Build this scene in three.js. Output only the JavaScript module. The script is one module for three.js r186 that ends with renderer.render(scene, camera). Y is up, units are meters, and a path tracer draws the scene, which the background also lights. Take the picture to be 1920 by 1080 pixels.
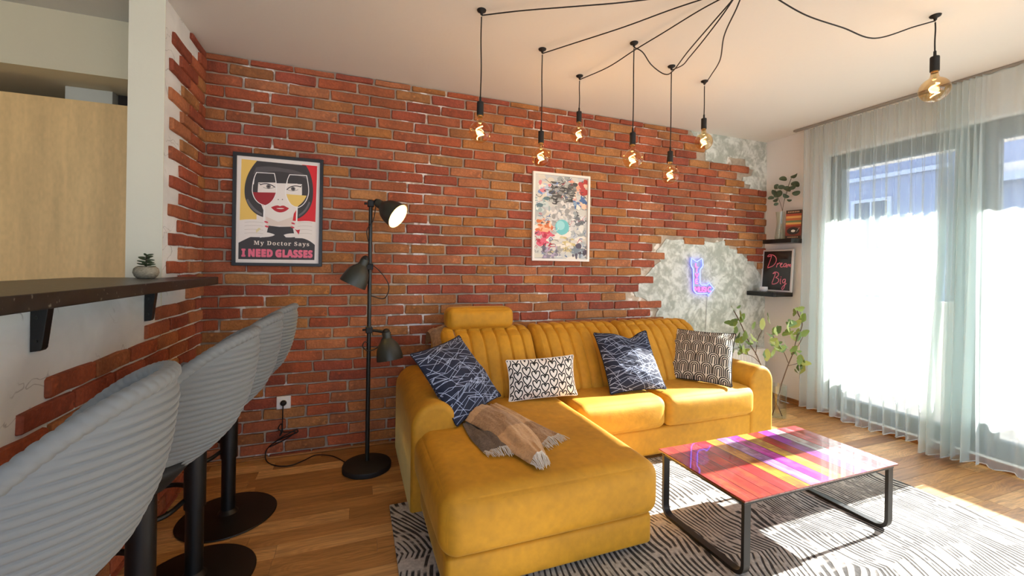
import * as THREE from 'three';
import { RoundedBoxGeometry } from 'three/addons/geometries/RoundedBoxGeometry.js';
import { mergeGeometries, mergeVertices } from 'three/addons/utils/BufferGeometryUtils.js';
import { RectAreaLightUniformsLib } from 'three/addons/lights/RectAreaLightUniformsLib.js';

// ---------------------------------------------------------------- camera, sky, sun, exposure
const scene = new THREE.Scene();
const camera = new THREE.PerspectiveCamera(2 * Math.atan(540 / 784.7) * 180 / Math.PI, 16 / 9, 0.05, 200);
camera.rotation.order = 'YXZ';
camera.position.set(0.905, 1.284, 3.142);
camera.rotation.set(0, -0.3579, 0.0146);
camera.setViewOffset(1920, 1080, 0, 40.5, 1920, 1080);   // the lens is shifted, not tilted: uprights stay parallel
scene.add(camera);

const renderer = new THREE.WebGLRenderer({ antialias: true });
renderer.toneMapping = THREE.LinearToneMapping;
renderer.toneMappingExposure = 1.7;
renderer.shadowMap.enabled = true;
RectAreaLightUniformsLib.init();

{ // clear morning sky: pale at the horizon, blue overhead, the same all round
  const w = 64, h = 64, d = new Float32Array(w * h * 4);
  for (let y = 0; y < h; y++) for (let x = 0; x < w; x++) {
    const el = ((y + 0.5) / h - 0.5) * Math.PI, s = Math.max(0, Math.sin(el)), k = Math.pow(s, 0.55), i = (y * w + x) * 4;
    d[i] = 1.9 + (0.75 - 1.9) * k; d[i + 1] = 2.15 + (1.25 - 2.15) * k; d[i + 2] = 2.5 + (2.3 - 2.5) * k; d[i + 3] = 1;
  }
  const t = new THREE.DataTexture(d, w, h, THREE.RGBAFormat, THREE.FloatType);
  t.mapping = THREE.EquirectangularReflectionMapping; t.magFilter = THREE.LinearFilter; t.needsUpdate = true;
  scene.background = t;
}
const sun = new THREE.DirectionalLight(new THREE.Color(1.0, 0.965, 0.91), 32);
sun.position.set(2.6 + 20 * 1.0, 20 * 0.49, 1.4 - 20 * 0.008);
sun.target.position.set(2.6, 0, 1.4);
sun.castShadow = true;
sun.shadow.mapSize.set(4096, 4096);
Object.assign(sun.shadow.camera, { left: -9, right: 9, top: 9, bottom: -9, near: 1, far: 45 });
sun.shadow.bias = -0.0004;
scene.add(sun, sun.target);

// ---------------------------------------------------------------- helpers
const V3 = THREE.Vector3, H = 2.6, L = 4.872;
function rng(seed) { let a = seed >>> 0; return () => { a = (a + 0x6D2B79F5) >>> 0; let t = Math.imul(a ^ (a >>> 15), 1 | a); t = (t + Math.imul(t ^ (t >>> 7), 61 | t)) ^ t; return ((t ^ (t >>> 14)) >>> 0) / 4294967296; }; }
const hash = (x, y, s) => { let n = Math.imul(x, 374761393) + Math.imul(y, 668265263) + Math.imul(s, 1274126177); n = Math.imul(n ^ (n >>> 13), 1274126177); return ((n ^ (n >>> 16)) >>> 0) / 4294967296; };
const mod = (a, n) => ((a % n) + n) % n;
function vn(x, y, px, py, s) { // value noise, periodic in px, py cells
  const xi = Math.floor(x), yi = Math.floor(y), fx = x - xi, fy = y - yi, u = fx * fx * (3 - 2 * fx), v = fy * fy * (3 - 2 * fy);
  const x0 = mod(xi, px), x1 = mod(xi + 1, px), y0 = mod(yi, py), y1 = mod(yi + 1, py);
  const a = hash(x0, y0, s), b = hash(x1, y0, s), c = hash(x0, y1, s), d = hash(x1, y1, s);
  return a + (b - a) * u + (c - a) * v + (a - b - c + d) * u * v;
}
function fbm(u, v, fx, fy, oct, s) { let r = 0, a = 0.5, t = 0; for (let o = 0; o < oct; o++) { r += a * vn(u * fx, v * fy, fx, fy, s + o); t += a; a *= 0.5; fx *= 2; fy *= 2; } return r / t; }
const clamp = (x, a = 0, b = 1) => Math.min(b, Math.max(a, x));
const sm = (a, b, x) => { const t = clamp((x - a) / (b - a)); return t * t * (3 - 2 * t); };
const lerp = (a, b, t) => a + (b - a) * t;
const mix3 = (a, b, t) => [lerp(a[0], b[0], t), lerp(a[1], b[1], t), lerp(a[2], b[2], t)];
function tex(w, h, fn, srgb = true) { // fn(u, v) -> [r, g, b] 0..255 or a number
  const d = new Uint8Array(w * h * 4);
  for (let y = 0; y < h; y++) for (let x = 0; x < w; x++) {
    const c = fn((x + 0.5) / w, (y + 0.5) / h), i = (y * w + x) * 4;
    if (typeof c === 'number') d[i] = d[i + 1] = d[i + 2] = clamp(c, 0, 255); else { d[i] = clamp(c[0], 0, 255); d[i + 1] = clamp(c[1], 0, 255); d[i + 2] = clamp(c[2], 0, 255); }
    d[i + 3] = 255;
  }
  const t = new THREE.DataTexture(d, w, h); t.magFilter = THREE.LinearFilter; t.wrapS = t.wrapT = THREE.RepeatWrapping;
  if (srgb) t.colorSpace = THREE.SRGBColorSpace;
  t.needsUpdate = true; return t;
}
function canvasTex(w, h, draw) {
  const c = document.createElement('canvas'); c.width = w; c.height = h; draw(c.getContext('2d'), w, h);
  const t = new THREE.CanvasTexture(c); t.colorSpace = THREE.SRGBColorSpace; t.wrapS = t.wrapT = THREE.RepeatWrapping; return t;
}
function mat(color, roughness = 0.7, o = {}) { return new THREE.MeshPhysicalMaterial({ color, roughness, side: THREE.DoubleSide, ...o }); }
function metreUV(g, k = 1, ou = 0, ov = 0) { // uv in metres across the axis each face looks along
  if (g.index) g = g.toNonIndexed();
  const p = g.attributes.position, uv = new Float32Array(p.count * 2), a = new V3(), b = new V3(), c = new V3(), n = new V3();
  for (let i = 0; i < p.count; i += 3) {
    a.fromBufferAttribute(p, i); b.fromBufferAttribute(p, i + 1); c.fromBufferAttribute(p, i + 2);
    n.subVectors(b, a).cross(c.clone().sub(a));
    const ax = Math.abs(n.x), ay = Math.abs(n.y), az = Math.abs(n.z);
    for (let j = 0; j < 3; j++) {
      const q = [a, b, c][j], s = ay >= ax && ay >= az ? [q.x, q.z] : ax >= az ? [q.z, q.y] : [q.x, q.y];
      uv[(i + j) * 2] = s[0] * k + ou; uv[(i + j) * 2 + 1] = s[1] * k + ov;
    }
  }
  g.setAttribute('uv', new THREE.BufferAttribute(uv, 2)); return g;
}
function smooth(g, k = 1) { g.deleteAttribute('uv'); g.deleteAttribute('normal'); g = mergeVertices(g, 1e-5); g.computeVertexNormals(); return metreUV(g, k); }
function box(x0, x1, y0, y1, z0, z1) { const g = new THREE.BoxGeometry(x1 - x0, y1 - y0, z1 - z0); g.translate((x0 + x1) / 2, (y0 + y1) / 2, (z0 + z1) / 2); return metreUV(g); }
function rbox(x0, x1, y0, y1, z0, z1, r = 0.004, s = 2) { const g = new RoundedBoxGeometry(x1 - x0, y1 - y0, z1 - z0, s, Math.min(r, (x1 - x0) / 2.01, (y1 - y0) / 2.01, (z1 - z0) / 2.01)); g.translate((x0 + x1) / 2, (y0 + y1) / 2, (z0 + z1) / 2); return metreUV(g); }
function puff(x0, x1, y0, y1, z0, z1, r, bulge = [0, 0, 0], seg = [24, 10, 24], fn) { // upholstered block: rounded, swelling faces
  const w = x1 - x0, h = y1 - y0, d = z1 - z0, g = new THREE.BoxGeometry(w, h, d, ...seg), p = g.attributes.position, a = new V3(), q = new V3(), hf = [w / 2, h / 2, d / 2];
  for (let i = 0; i < p.count; i++) {
    a.fromBufferAttribute(p, i);
    // pull grid lines towards the edges so that the rounding is well sampled
    const arr = [a.x, a.y, a.z].map((v, k) => { const t = v / hf[k]; return hf[k] * Math.sign(t) * (1 - Math.pow(Math.max(0, 1 - Math.abs(t)), 1.35)); });
    const t3 = arr.map((v, k) => v / hf[k]);
    a.set(...arr);
    q.set(clamp(a.x, -hf[0] + r, hf[0] - r), clamp(a.y, -hf[1] + r, hf[1] - r), clamp(a.z, -hf[2] + r, hf[2] - r));
    const dv = a.clone().sub(q); if (dv.lengthSq() > 0) { dv.normalize().multiplyScalar(r); a.copy(q).add(dv); }
    const [tx, ty, tz] = t3;
    a.x += bulge[0] * tx * (1 - ty * ty) * (1 - tz * tz); a.y += bulge[1] * ty * (1 - tx * tx * tx * tx) * (1 - tz * tz * tz * tz); a.z += bulge[2] * tz * (1 - tx * tx * tx * tx) * (1 - ty * ty);
    if (fn) fn(a, tx, ty, tz);
    p.setXYZ(i, a.x, a.y, a.z);
  }
  g.translate((x0 + x1) / 2, (y0 + y1) / 2, (z0 + z1) / 2);
  return smooth(g);
}
function tube(pts, r, seg = 0, rad = 8, closed = false, tension = 0.5) { const c = new THREE.CatmullRomCurve3(pts.map(p => p.isVector3 ? p : new V3(...p)), closed, 'catmullrom', tension); return new THREE.TubeGeometry(c, seg || pts.length * 6, r, rad, closed); }
function poly(pts, r, rad = 6, closed = false) { const c = new THREE.CurvePath(), P = pts.map(p => new V3(...p)); for (let i = 0; i + 1 < P.length; i++) c.add(new THREE.LineCurve3(P[i], P[i + 1])); if (closed) c.add(new THREE.LineCurve3(P[P.length - 1], P[0])); return new THREE.TubeGeometry(c, P.length * 4, r, rad, closed); }
function lathe(pr, seg = 40) { return new THREE.LatheGeometry(pr.map(p => new THREE.Vector2(p[0], p[1])), seg); }
function cyl(x, y0, y1, z, r, r2 = r, seg = 28) { const g = new THREE.CylinderGeometry(r2, r, y1 - y0, seg); g.translate(x, (y0 + y1) / 2, z); return g; }
function extr(shape, depth, bevel = 0, seg = 12) { return new THREE.ExtrudeGeometry(shape, { depth, bevelEnabled: bevel > 0, bevelSize: bevel, bevelThickness: bevel, bevelSegments: 3, curveSegments: seg }); }
function bare(g) { const q = (g.index ? g.toNonIndexed() : g).clone(); for (const k of Object.keys(q.attributes)) if (!['position', 'normal', 'uv'].includes(k)) q.deleteAttribute(k); q.clearGroups(); return q; }
const merge = (gs) => mergeGeometries(gs.map(bare));

const taken = new Map(), ORG = new Map();
function uniq(n) { const k = taken.get(n) || 0; taken.set(n, k + 1); return k ? `${n}_${String(k).padStart(3, '0')}` : n; }
function tag(o, label, category, group) { o.userData.label = label; if (category) o.userData.category = category; if (group) o.userData.group = group; return o; }
function thing(name, label, category, base = [0, 0, 0], group) { const g = new THREE.Group(); g.name = uniq(name); g.position.set(...base); tag(g, label, category, group); scene.add(g); ORG.set(g, base); return g; }
function part(parent, name, geo, m, label, local = false) { // geometry in room axes unless local
  const b = ORG.get(parent) || [0, 0, 0]; if (!local) geo.translate(-b[0], -b[1], -b[2]);
  const o = new THREE.Mesh(geo, m); o.name = name; if (label) o.userData.label = label; ORG.set(o, b); parent.add(o); return o;
}
function solo(name, label, category, base, geo, m, group) { const o = new THREE.Mesh(geo, m); geo.translate(-base[0], -base[1], -base[2]); o.position.set(...base); o.name = uniq(name); tag(o, label, category, group); ORG.set(o, base); scene.add(o); return o; }
function struct(name, label, category, geo, m) { const o = new THREE.Mesh(geo, m); o.name = name; tag(o, label, category); o.userData.kind = 'structure'; ORG.set(o, [0, 0, 0]); scene.add(o); return o; }

// ---------------------------------------------------------------- textures and materials
const grainT = tex(512, 512, (u, v) => { // fired clay: speckle and soft blotches; salt bloom in places
  const n = fbm(u, v, 6, 6, 4, 3), f = fbm(u, v, 60, 60, 2, 9), s = fbm(u, v, 9, 14, 4, 21), w = sm(0.66, 0.76, s) * sm(0.42, 0.6, f);
  const k = 165 + 80 * n + 46 * (f - 0.5); return mix3([k, k * 0.985, k * 0.965], [250, 246, 240], w * 0.75);
});
const grainB = tex(512, 512, (u, v) => 255 * (0.55 * fbm(u, v, 24, 24, 4, 5) + 0.45 * fbm(u, v, 90, 90, 2, 8)), false);
const mortarT = tex(512, 512, (u, v) => { const n = fbm(u, v, 14, 14, 4, 31), m = fbm(u, v, 3, 3, 3, 33); const k = 198 + 80 * (n - 0.5) + 50 * (m - 0.5); return mix3([k * 0.9, k * 0.82, k * 0.72], [242, 236, 226], sm(0.5, 0.62, fbm(u, v, 22, 22, 3, 37)) * sm(0.42, 0.6, m)); });
const mortarB = tex(512, 512, (u, v) => 255 * fbm(u, v, 40, 40, 4, 41), false);
const stuccoT = tex(1024, 1024, (u, v) => { // trowelled concrete skim: pale swirls over darker grey green
  const wx = fbm(u, v, 5, 5, 3, 51) - 0.5, wy = fbm(u, v, 5, 5, 3, 57) - 0.5;
  const a = fbm(u + wx * 0.2, v + wy * 0.2, 15, 15, 4, 61), b = fbm(u + wy * 0.14, v - wx * 0.14, 40, 40, 3, 67), k = sm(0.3, 0.7, 0.65 * a + 0.35 * b);
  return mix3([168, 172, 160], [220, 222, 213], k);
});
const stuccoB = tex(512, 512, (u, v) => { const wx = fbm(u, v, 5, 5, 3, 51) - 0.5; return 255 * fbm(u + wx * 0.15, v + wx * 0.1, 16, 16, 5, 71); }, false);
const skimT = tex(1024, 1024, (u, v) => { // white polished plaster with thin grey trowel marks
  const w = fbm(u, v, 4, 4, 3, 81) - 0.5, a = fbm(u + w * 0.3, v - w * 0.2, 7, 9, 4, 83), l = Math.abs(fbm(u + w * 0.25, v + w * 0.3, 10, 7, 4, 87) - 0.5);
  const k = 236 + 34 * (a - 0.5) - 46 * sm(0.022, 0.0, l) * sm(0.45, 0.62, fbm(u, v, 6, 6, 3, 89)); return [k * 0.985, k, k * 0.985];
});
const oakT = tex(1024, 512, (u, v) => { // plank grain along u
  const w = fbm(u, v, 3, 6, 3, 101) - 0.5, g = fbm(u, v + w * 0.06, 4, 60, 4, 103), f = fbm(u, v, 24, 200, 2, 107), r = 0.5 + 0.5 * Math.sin((v * 34 + w * 9 + fbm(u, v, 2, 5, 2, 109) * 5) * 6.283);
  const k = 0.78 + 0.3 * (g - 0.5) + 0.14 * (f - 0.5) + 0.06 * (r - 0.5); return [255 * clamp(k * 1.16), 245 * clamp(k * 1.1), 225 * clamp(k * 1.06)];
});
const veneerT = tex(512, 1024, (u, v) => { const w = fbm(u, v, 4, 2, 3, 121) - 0.5, g = fbm(u + w * 0.05, v, 30, 2, 4, 123), s = fbm(u, v, 90, 40, 2, 127), b = fbm(u, v, 5, 1, 3, 129), k = 0.95 + 0.12 * (g - 0.5) + 0.05 * (s - 0.5) + 0.14 * (b - 0.5); return [255 * k, 214 * k, 148 * k]; });
const velvetT = tex(512, 512, (u, v) => { const a = fbm(u, v, 4, 4, 4, 141), b = fbm(u, v, 40, 40, 3, 143), k = 255 * (0.86 + 0.2 * (a - 0.5) + 0.1 * (b - 0.5)); return [k, k, k]; });
const velvetB = tex(512, 512, (u, v) => 255 * (0.6 * fbm(u, v, 7, 7, 3, 147) + 0.4 * fbm(u, v, 128, 128, 2, 149)), false);
const clothT = tex(512, 512, (u, v) => { const a = fbm(u, v, 9, 9, 3, 151), b = fbm(u, v, 120, 120, 2, 153), k = 255 * (0.84 + 0.2 * (a - 0.5) + 0.24 * (b - 0.5)); return [k, k, k]; });
const clothB = tex(256, 256, (u, v) => 255 * fbm(u, v, 64, 64, 2, 157), false);
const wallB = tex(512, 512, (u, v) => 255 * (0.7 * fbm(u, v, 60, 60, 3, 161) + 0.3 * fbm(u, v, 8, 8, 3, 163)), false);
const slateT = tex(1024, 512, (u, v) => { const a = fbm(u, v, 6, 10, 4, 171), b = fbm(u, v, 80, 80, 2, 173), c = sm(0.80, 0.83, fbm(u, v, 130, 110, 2, 177)), k = 30 + 26 * (a - 0.5) + 14 * (b - 0.5); return mix3([k * 1.04, k, k * 0.94], [110, 106, 98], c); });
const stoneT = tex(256, 256, (u, v) => { const a = fbm(u, v, 5, 5, 4, 181), b = fbm(u, v, 50, 50, 2, 183), k = 180 + 60 * (a - 0.5) + 50 * (b - 0.5); return [k, k * 0.97, k * 0.9]; });

const M = {
  mortar: mat(0xffffff, 0.95, { map: mortarT, bumpMap: mortarB, bumpScale: 0.006 }),
  stucco: mat(0xffffff, 0.72, { map: stuccoT, bumpMap: stuccoB, bumpScale: 0.003 }),
  skim: mat(0xffffff, 0.55, { map: skimT, bumpMap: stuccoB, bumpScale: 0.003 }),
  ceiling: mat(0xdedcd5, 0.92, { bumpMap: wallB, bumpScale: 0.0006 }),
  white: mat(0xe4e1dc, 0.9, { bumpMap: wallB, bumpScale: 0.0006 }),
  cream: mat(0xe3dfca, 0.9, { bumpMap: wallB, bumpScale: 0.0006 }),
  beige: mat(0xd8ceb0, 0.92, { bumpMap: wallB, bumpScale: 0.0006 }),
  outer: mat(0xcdc8bf, 0.95),
  black: mat(0x060606, 0.45),
  matteBlack: mat(0x111110, 0.65),
  cord: mat(0x0c0b0a, 0.6),
  lampMetal: mat(0x3b3d36, 0.42, { metalness: 0.35 }),
  lampInside: mat(0xf1ecd6, 0.6),
  poleMetal: mat(0x33332f, 0.35, { metalness: 0.6 }),
  velvet: mat(0xdf9f1e, 0.72, { map: velvetT, bumpMap: velvetB, bumpScale: 0.0007, sheen: 0.9, sheenColor: new THREE.Color(1.0, 0.78, 0.28), sheenRoughness: 0.4 }),
  cordT: mat(0x787b7b, 0.9, { sheen: 0.25, sheenColor: new THREE.Color(0.9, 0.92, 0.95), sheenRoughness: 0.45 }),
  veneer: mat(0xffffff, 0.5, { map: veneerT }),
  slate: mat(0xffffff, 0.36, { map: slateT }),
  concretePot: mat(0xd8d4c6, 0.9, { map: stoneT, bumpMap: grainB, bumpScale: 0.002 }),
  socketWhite: mat(0xf0efea, 0.4),
  radiator: mat(0xeeeeea, 0.4),
  frameGrey: mat(0x6d7370, 0.5),
  glassPane: mat(0xffffff, 0.0, { transmission: 1, thickness: 0, ior: 1.45 }),
  glass: mat(0xf7fbf8, 0.02, { transmission: 1, thickness: 0, ior: 1.45 }),
  amber: mat(0xfbe7c6, 0.0, { transmission: 1, thickness: 0, ior: 1.5 }),
  brass: mat(0xb9965a, 0.3, { metalness: 0.9 }),
};

// ---------------------------------------------------------------- the room shell
const ZB = 6.2, XK = -2.7;   // wall behind the camera, far kitchen wall
const floor = struct('floor', 'laminate floor of narrow golden oak strips', 'floor', box(XK, L, -0.14, -0.012, -0.6, ZB), mat(0x2a1c10, 0.9));
{ // strips, each its own board
  const r = rng(11), W = 0.0985, TH = 0.011, gap = 0.0012;
  const tints = [0xd8b682, 0xbe9864, 0xe4c592, 0xab8656, 0xcda772, 0xc29c68].map(c => mat(c, 0.38, { map: oakT, clearcoat: 0.12, clearcoatRoughness: 0.3 }));
  const geos = [];
  for (let k = 0; k < 10; k++) { const g = new THREE.BoxGeometry(1, TH, W - gap); geos.push(metreUV(g, 1)); const uv = geos[k].attributes.uv, ou = r(), ov = r(); for (let i = 0; i < uv.count; i++) uv.setXY(i, uv.getX(i) * 0.75 + ou, uv.getY(i) * 1.6 + ov); }
  const rest = [];
  for (let z = 0, row = 0; z < 6.1; z += W, row++) {
    let x = -0.0 - r() * 0.7;
    while (x < L) {
      const len = 0.42 + r() * 0.5, x0 = Math.max(0.0, x), x1 = Math.min(L, x + len); x += len;
      if (x1 - x0 < 0.03) continue;
      const g = geos[Math.floor(r() * 10)], m = tints[Math.floor(r() * 6)], zc = z + W / 2;
      if (zc < 2.95 && !(zc > 0.95 && zc < 2.75 && x0 > 1.15 && x1 < 3.95)) {
        const o = new THREE.Mesh(g, m); o.name = 'plank'; o.scale.x = x1 - x0 - gap; o.position.set((x0 + x1) / 2, -TH / 2, zc); floor.add(o);
      } else { const q = g.clone(); q.scale(x1 - x0 - gap, 1, 1); q.translate((x0 + x1) / 2, -TH / 2, zc); rest.push(q); }
    }
  }
  const o = new THREE.Mesh(merge(rest), tints[0]); o.name = 'planks_beyond_view'; o.userData.kind = 'stuff'; floor.add(o);
  const k = new THREE.Mesh(box(XK, -0.14, -0.011, 0, -0.6, ZB), tints[1]); k.name = 'kitchen_floor_covering'; floor.add(k);
}
struct('ceiling', 'plain off-white ceiling', 'ceiling', box(XK, L + 0.25, H, H + 0.2, -0.8, ZB + 0.2), M.ceiling);

// walls behind the brick cladding
const wallBack = struct('wall_back', 'red and orange brick clad wall with patches of grey plaster', 'wall', box(-0.14, L + 0.25, 0, H, -0.2, 0), M.mortar);
const wallLeft = struct('wall_left', 'low bar wall and pier of white plaster and red brick', 'wall', merge([box(-0.14, 0, 0, H, 0, 0.58), box(-0.14, 0, 0, 1.158, 0.58, 3.3)]), M.skim);
struct('trim_1', 'smooth cream end face of the brick pier', 'wall', box(-0.141, 0.004, 0, H, 0.58, 0.584), M.cream);
struct('wall_kitchen', 'beige kitchen wall', 'wall', merge([box(XK - 0.15, -0.14, 0, H, -0.75, -0.6), box(XK - 0.15, XK, 0, H, -0.6, ZB)]), M.beige);
struct('wall_behind', 'white wall with an added wide window behind the viewer', 'wall', merge([box(XK - 0.15, -2.2, 0, H, ZB, ZB + 0.15), box(4.3, L + 0.25, 0, H, ZB, ZB + 0.15), box(-2.2, 4.3, 2.4, H, ZB, ZB + 0.15), box(-2.2, 4.3, 0, 0.3, ZB, ZB + 0.15)]), M.white);
{ // unseen window added behind the viewer: fill daylight for the brick wall and kitchen
  const w = new THREE.Group(); w.name = 'window_2'; w.userData = { label: 'added wide white framed window behind the viewer, for fill daylight', category: 'window', kind: 'structure' }; scene.add(w); ORG.set(w, [0, 0, 0]);
  const fm = mat(0xe6e6e2, 0.5);
  for (let k = 0; k <= 4; k++) part(w, 'frame_post', rbox(-2.2 + k * 1.6, -2.1 + k * 1.6, 0.3, 2.4, ZB + 0.05, ZB + 0.11, 0.004), fm);
  for (let k = 0; k < 4; k++) part(w, 'pane', box(-2.1 + k * 1.6, -0.6 + k * 1.6, 0.3, 2.4, ZB + 0.075, ZB + 0.08), mat(0xffffff, 0.0, { transmission: 1, thickness: 0, ior: 1.45 }));
}
struct('trim_2', 'cream boxed-in bulkhead under the kitchen ceiling', 'trim', box(XK, -0.142, 2.285, H, -0.6, 0.23), M.beige);
const WZ0 = 0.57, WZ1 = 4.15, WY = 2.33, XO = L + 0.25;   // window opening
struct('wall_right', 'plain white window wall', 'wall', merge([box(L, XO, 0, H, -0.2, WZ0), box(L, XO, 0, H, WZ1, ZB), box(L, XO, WY, H, WZ0, WZ1), box(L, XO, -0.1, 0.035, WZ0, WZ1)]), M.white);
struct('baseboard_back', 'thin oak quarter-round strip under the brick wall', 'baseboard', rbox(0.014, L, 0, 0.014, 0.014, 0.03, 0.006), mat(0xa87b47, 0.5, { map: oakT }));
struct('baseboard_right', 'low oak baseboard along the window wall', 'baseboard', rbox(L - 0.018, L, 0, 0.05, 0, ZB, 0.004), mat(0xa07446, 0.5, { map: oakT }));

// ---------------------------------------------------------------- brick cladding
const inPoly = (x, y, p) => { let c = false; for (let i = 0, j = p.length - 1; i < p.length; j = i++) if ((p[i][1] > y) !== (p[j][1] > y) && x < (p[j][0] - p[i][0]) * (y - p[i][1]) / (p[j][1] - p[i][1]) + p[i][0]) c = !c; return c; };
const patchLow = [[3.60, 1.559], [3.85, 1.55], [4.12, 1.545], [4.33, 1.565], [4.38, 1.493], [4.52, 1.486], [4.593, 1.40], [4.70, 1.39], [4.745, 1.29], [4.82, 1.21], [4.872, 1.15], [4.872, 0.0], [3.45, 0.0], [3.45, 0.52], [3.47, 0.70], [3.495, 0.81], [3.53, 0.91], [3.385, 1.0], [3.27, 1.03], [3.245, 1.08], [3.36, 1.2], [3.44, 1.276], [3.545, 1.35], [3.495, 1.448]];
const patchUp = [[3.872, 2.6], [3.965, 2.522], [4.065, 2.442], [4.06, 2.335], [4.32, 2.32], [4.338, 2.41], [4.573, 2.402], [4.589, 2.328], [4.692, 2.305], [4.664, 2.238], [4.548, 2.216], [4.535, 2.162], [4.651, 2.15], [4.637, 2.105], [4.872, 2.095], [4.872, 2.6]];
{
  const r = rng(5), BP = 0.0743, BH = 0.0615, BL = 0.2435, PT = 0.2565;
  const geos = [], N = 12;
  for (let k = 0; k < 14; k++) { // unit-length bricks with worn, uneven arrises; local x along, y up, z out
    const ring = (inset, z, jit) => { const o = [], hw = BL / 2 - inset, hh = BH / 2 - inset, pts = [[-1, -0.8], [-0.965, -1], [-0.35, -1], [0.3, -1], [0.965, -1], [1, -0.8], [1, 0.8], [0.965, 1], [0.35, 1], [-0.3, 1], [-0.965, 1], [-1, 0.8]]; for (let i = 0; i < N; i++) o.push(new V3(pts[i][0] * hw + jitX[i] * jit, pts[i][1] * hh + jitY[i] * jit, z)); return o; };
    const jitX = [], jitY = []; for (let i = 0; i < N; i++) { jitX.push((r() - 0.5) * 0.006); jitY.push((r() - 0.5) * 0.006); }
    const D = 0.0175 + (r() - 0.5) * 0.006, a = ring(-0.001, 0, 1), b = ring(0.0005, D - 0.004, 1), c = ring(0.0045, D, 1.1), pos = [];
    const tri = (p, q, s) => pos.push(p.x, p.y, p.z, q.x, q.y, q.z, s.x, s.y, s.z);
    const mid = new V3(0, 0, D + 0.0005);
    for (let i = 0; i < N; i++) { const j = (i + 1) % N; tri(a[i], a[j], b[j]); tri(a[i], b[j], b[i]); tri(b[i], b[j], c[j]); tri(b[i], c[j], c[i]); tri(c[i], c[j], mid); }
    let g = new THREE.BufferGeometry(); g.setAttribute('position', new THREE.Float32BufferAttribute(pos, 3)); g.computeVertexNormals();
    g = metreUV(g, 1.6, r(), r()); geos.push(g);
  }
  const tones = [0xc4663f, 0xbd6040, 0xc98446, 0xc27e4a, 0xb65c44, 0xcb8c54, 0xb25a3e, 0xc6704a, 0xcd8256, 0xb96a42];
  const mats = tones.map(c => mat(c, 0.82, { map: grainT, bumpMap: grainB, bumpScale: 0.004 }));
  const anyTone = mat(0xffffff, 0.82, { map: grainT, bumpMap: grainB, bumpScale: 0.004, vertexColors: true });
  const eye = new V3(0.905, 1.284, 3.142);
  // back wall
  const laid = [];
  for (let row = 0, top = H; top > 0.005; row++) {
    const hgt = row === 0 ? 0.047 : Math.min(BP, top), yc = top - hgt / 2; top -= hgt;
    const off = (row % 2 ? 0.108 : 0.251) + (r() - 0.5) * 0.05 - (row % 4 === 2 ? 0.03 : 0);
    for (let x = off - PT; x < L; x += PT * (0.985 + r() * 0.03)) {
      const x0 = Math.max(0.002, x + (PT - BL) / 2), x1 = Math.min(L - 0.002, x + PT - (PT - BL) / 2), xc = (x0 + x1) / 2;
      if (x1 - x0 < 0.045) continue;
      if (inPoly(xc, yc, patchLow) || inPoly(xc, yc, patchUp)) continue;
      if (yc < 0.42 && xc > 1.55 && xc < 3.6) continue;   // never seen: behind the sofa back
      if (Math.abs(xc - 0.472) < 0.12 && Math.abs(yc - 0.36) < 0.03 && false) continue;
      laid.push({ xc, yc, s: (x1 - x0) / BL, t: (hgt - (BP - BH)) / BH, g: Math.floor(r() * 14), m: Math.floor(r() * 10), tilt: (r() - 0.5) * 0.012, dz: (r() - 0.5) * 0.003, d: eye.distanceTo(new V3(xc, yc, 0)) + (yc < 0.8 && xc > 1.35 && xc < 3.6 ? 9 : 0) });
    }
  }
  laid.sort((a, b) => a.d - b.d);
  const rest = [], C = new THREE.Color();
  laid.forEach((b, i) => {
    if (i < 300) { const o = new THREE.Mesh(geos[b.g], mats[b.m]); o.name = 'brick'; o.position.set(b.xc, b.yc, b.dz); o.scale.set(b.s, b.t, 1); o.rotation.z = b.tilt; wallBack.add(o); return; }
    const q = geos[b.g].clone(); q.scale(b.s, b.t, 1); q.rotateZ(b.tilt); q.translate(b.xc, b.yc, b.dz);
    C.set(tones[b.m]); const n = q.attributes.position.count, a = new Float32Array(n * 3); for (let k = 0; k < n; k++) { a[k * 3] = C.r; a[k * 3 + 1] = C.g; a[k * 3 + 2] = C.b; } q.setAttribute('color', new THREE.BufferAttribute(a, 3)); rest.push(q);
  });
  const o = new THREE.Mesh(mergeGeometries(rest), anyTone); o.name = 'further_bricks'; o.userData.kind = 'stuff'; o.userData.label = 'further red and orange bricks of the back wall'; wallBack.add(o);
  // plaster patches, trowelled up to the broken brick edge
  for (const [pts, lab] of [[patchLow, 'grey mottled plaster patch behind the neon sign'], [patchUp, 'grey mottled plaster patch under the ceiling corner']]) {
    const s = new THREE.Shape(), P = []; const rr = rng(77);
    for (let i = 0; i < pts.length; i++) { const a = pts[i], b = pts[(i + 1) % pts.length], n = Math.max(1, Math.round(Math.hypot(b[0] - a[0], b[1] - a[1]) / 0.06)); for (let k = 0; k < n; k++) { const t = k / n; let x = lerp(a[0], b[0], t), y = lerp(a[1], b[1], t); if (k) { x += (rr() - 0.5) * 0.022; y += (rr() - 0.5) * 0.022; } P.push([clamp(x, 0, L - 0.001), clamp(y, 0.001, H - 0.001)]); } }
    P.forEach((p, i) => i ? s.lineTo(...p) : s.moveTo(...p));
    const g = extr(s, 0.005, 0.003); g.translate(0, 0, 0.0005);
    const m = new THREE.Mesh(metreUV(g, 1.1), M.stucco); m.name = 'plaster_patch'; m.userData.label = lab; wallBack.add(m);
  }
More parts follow.
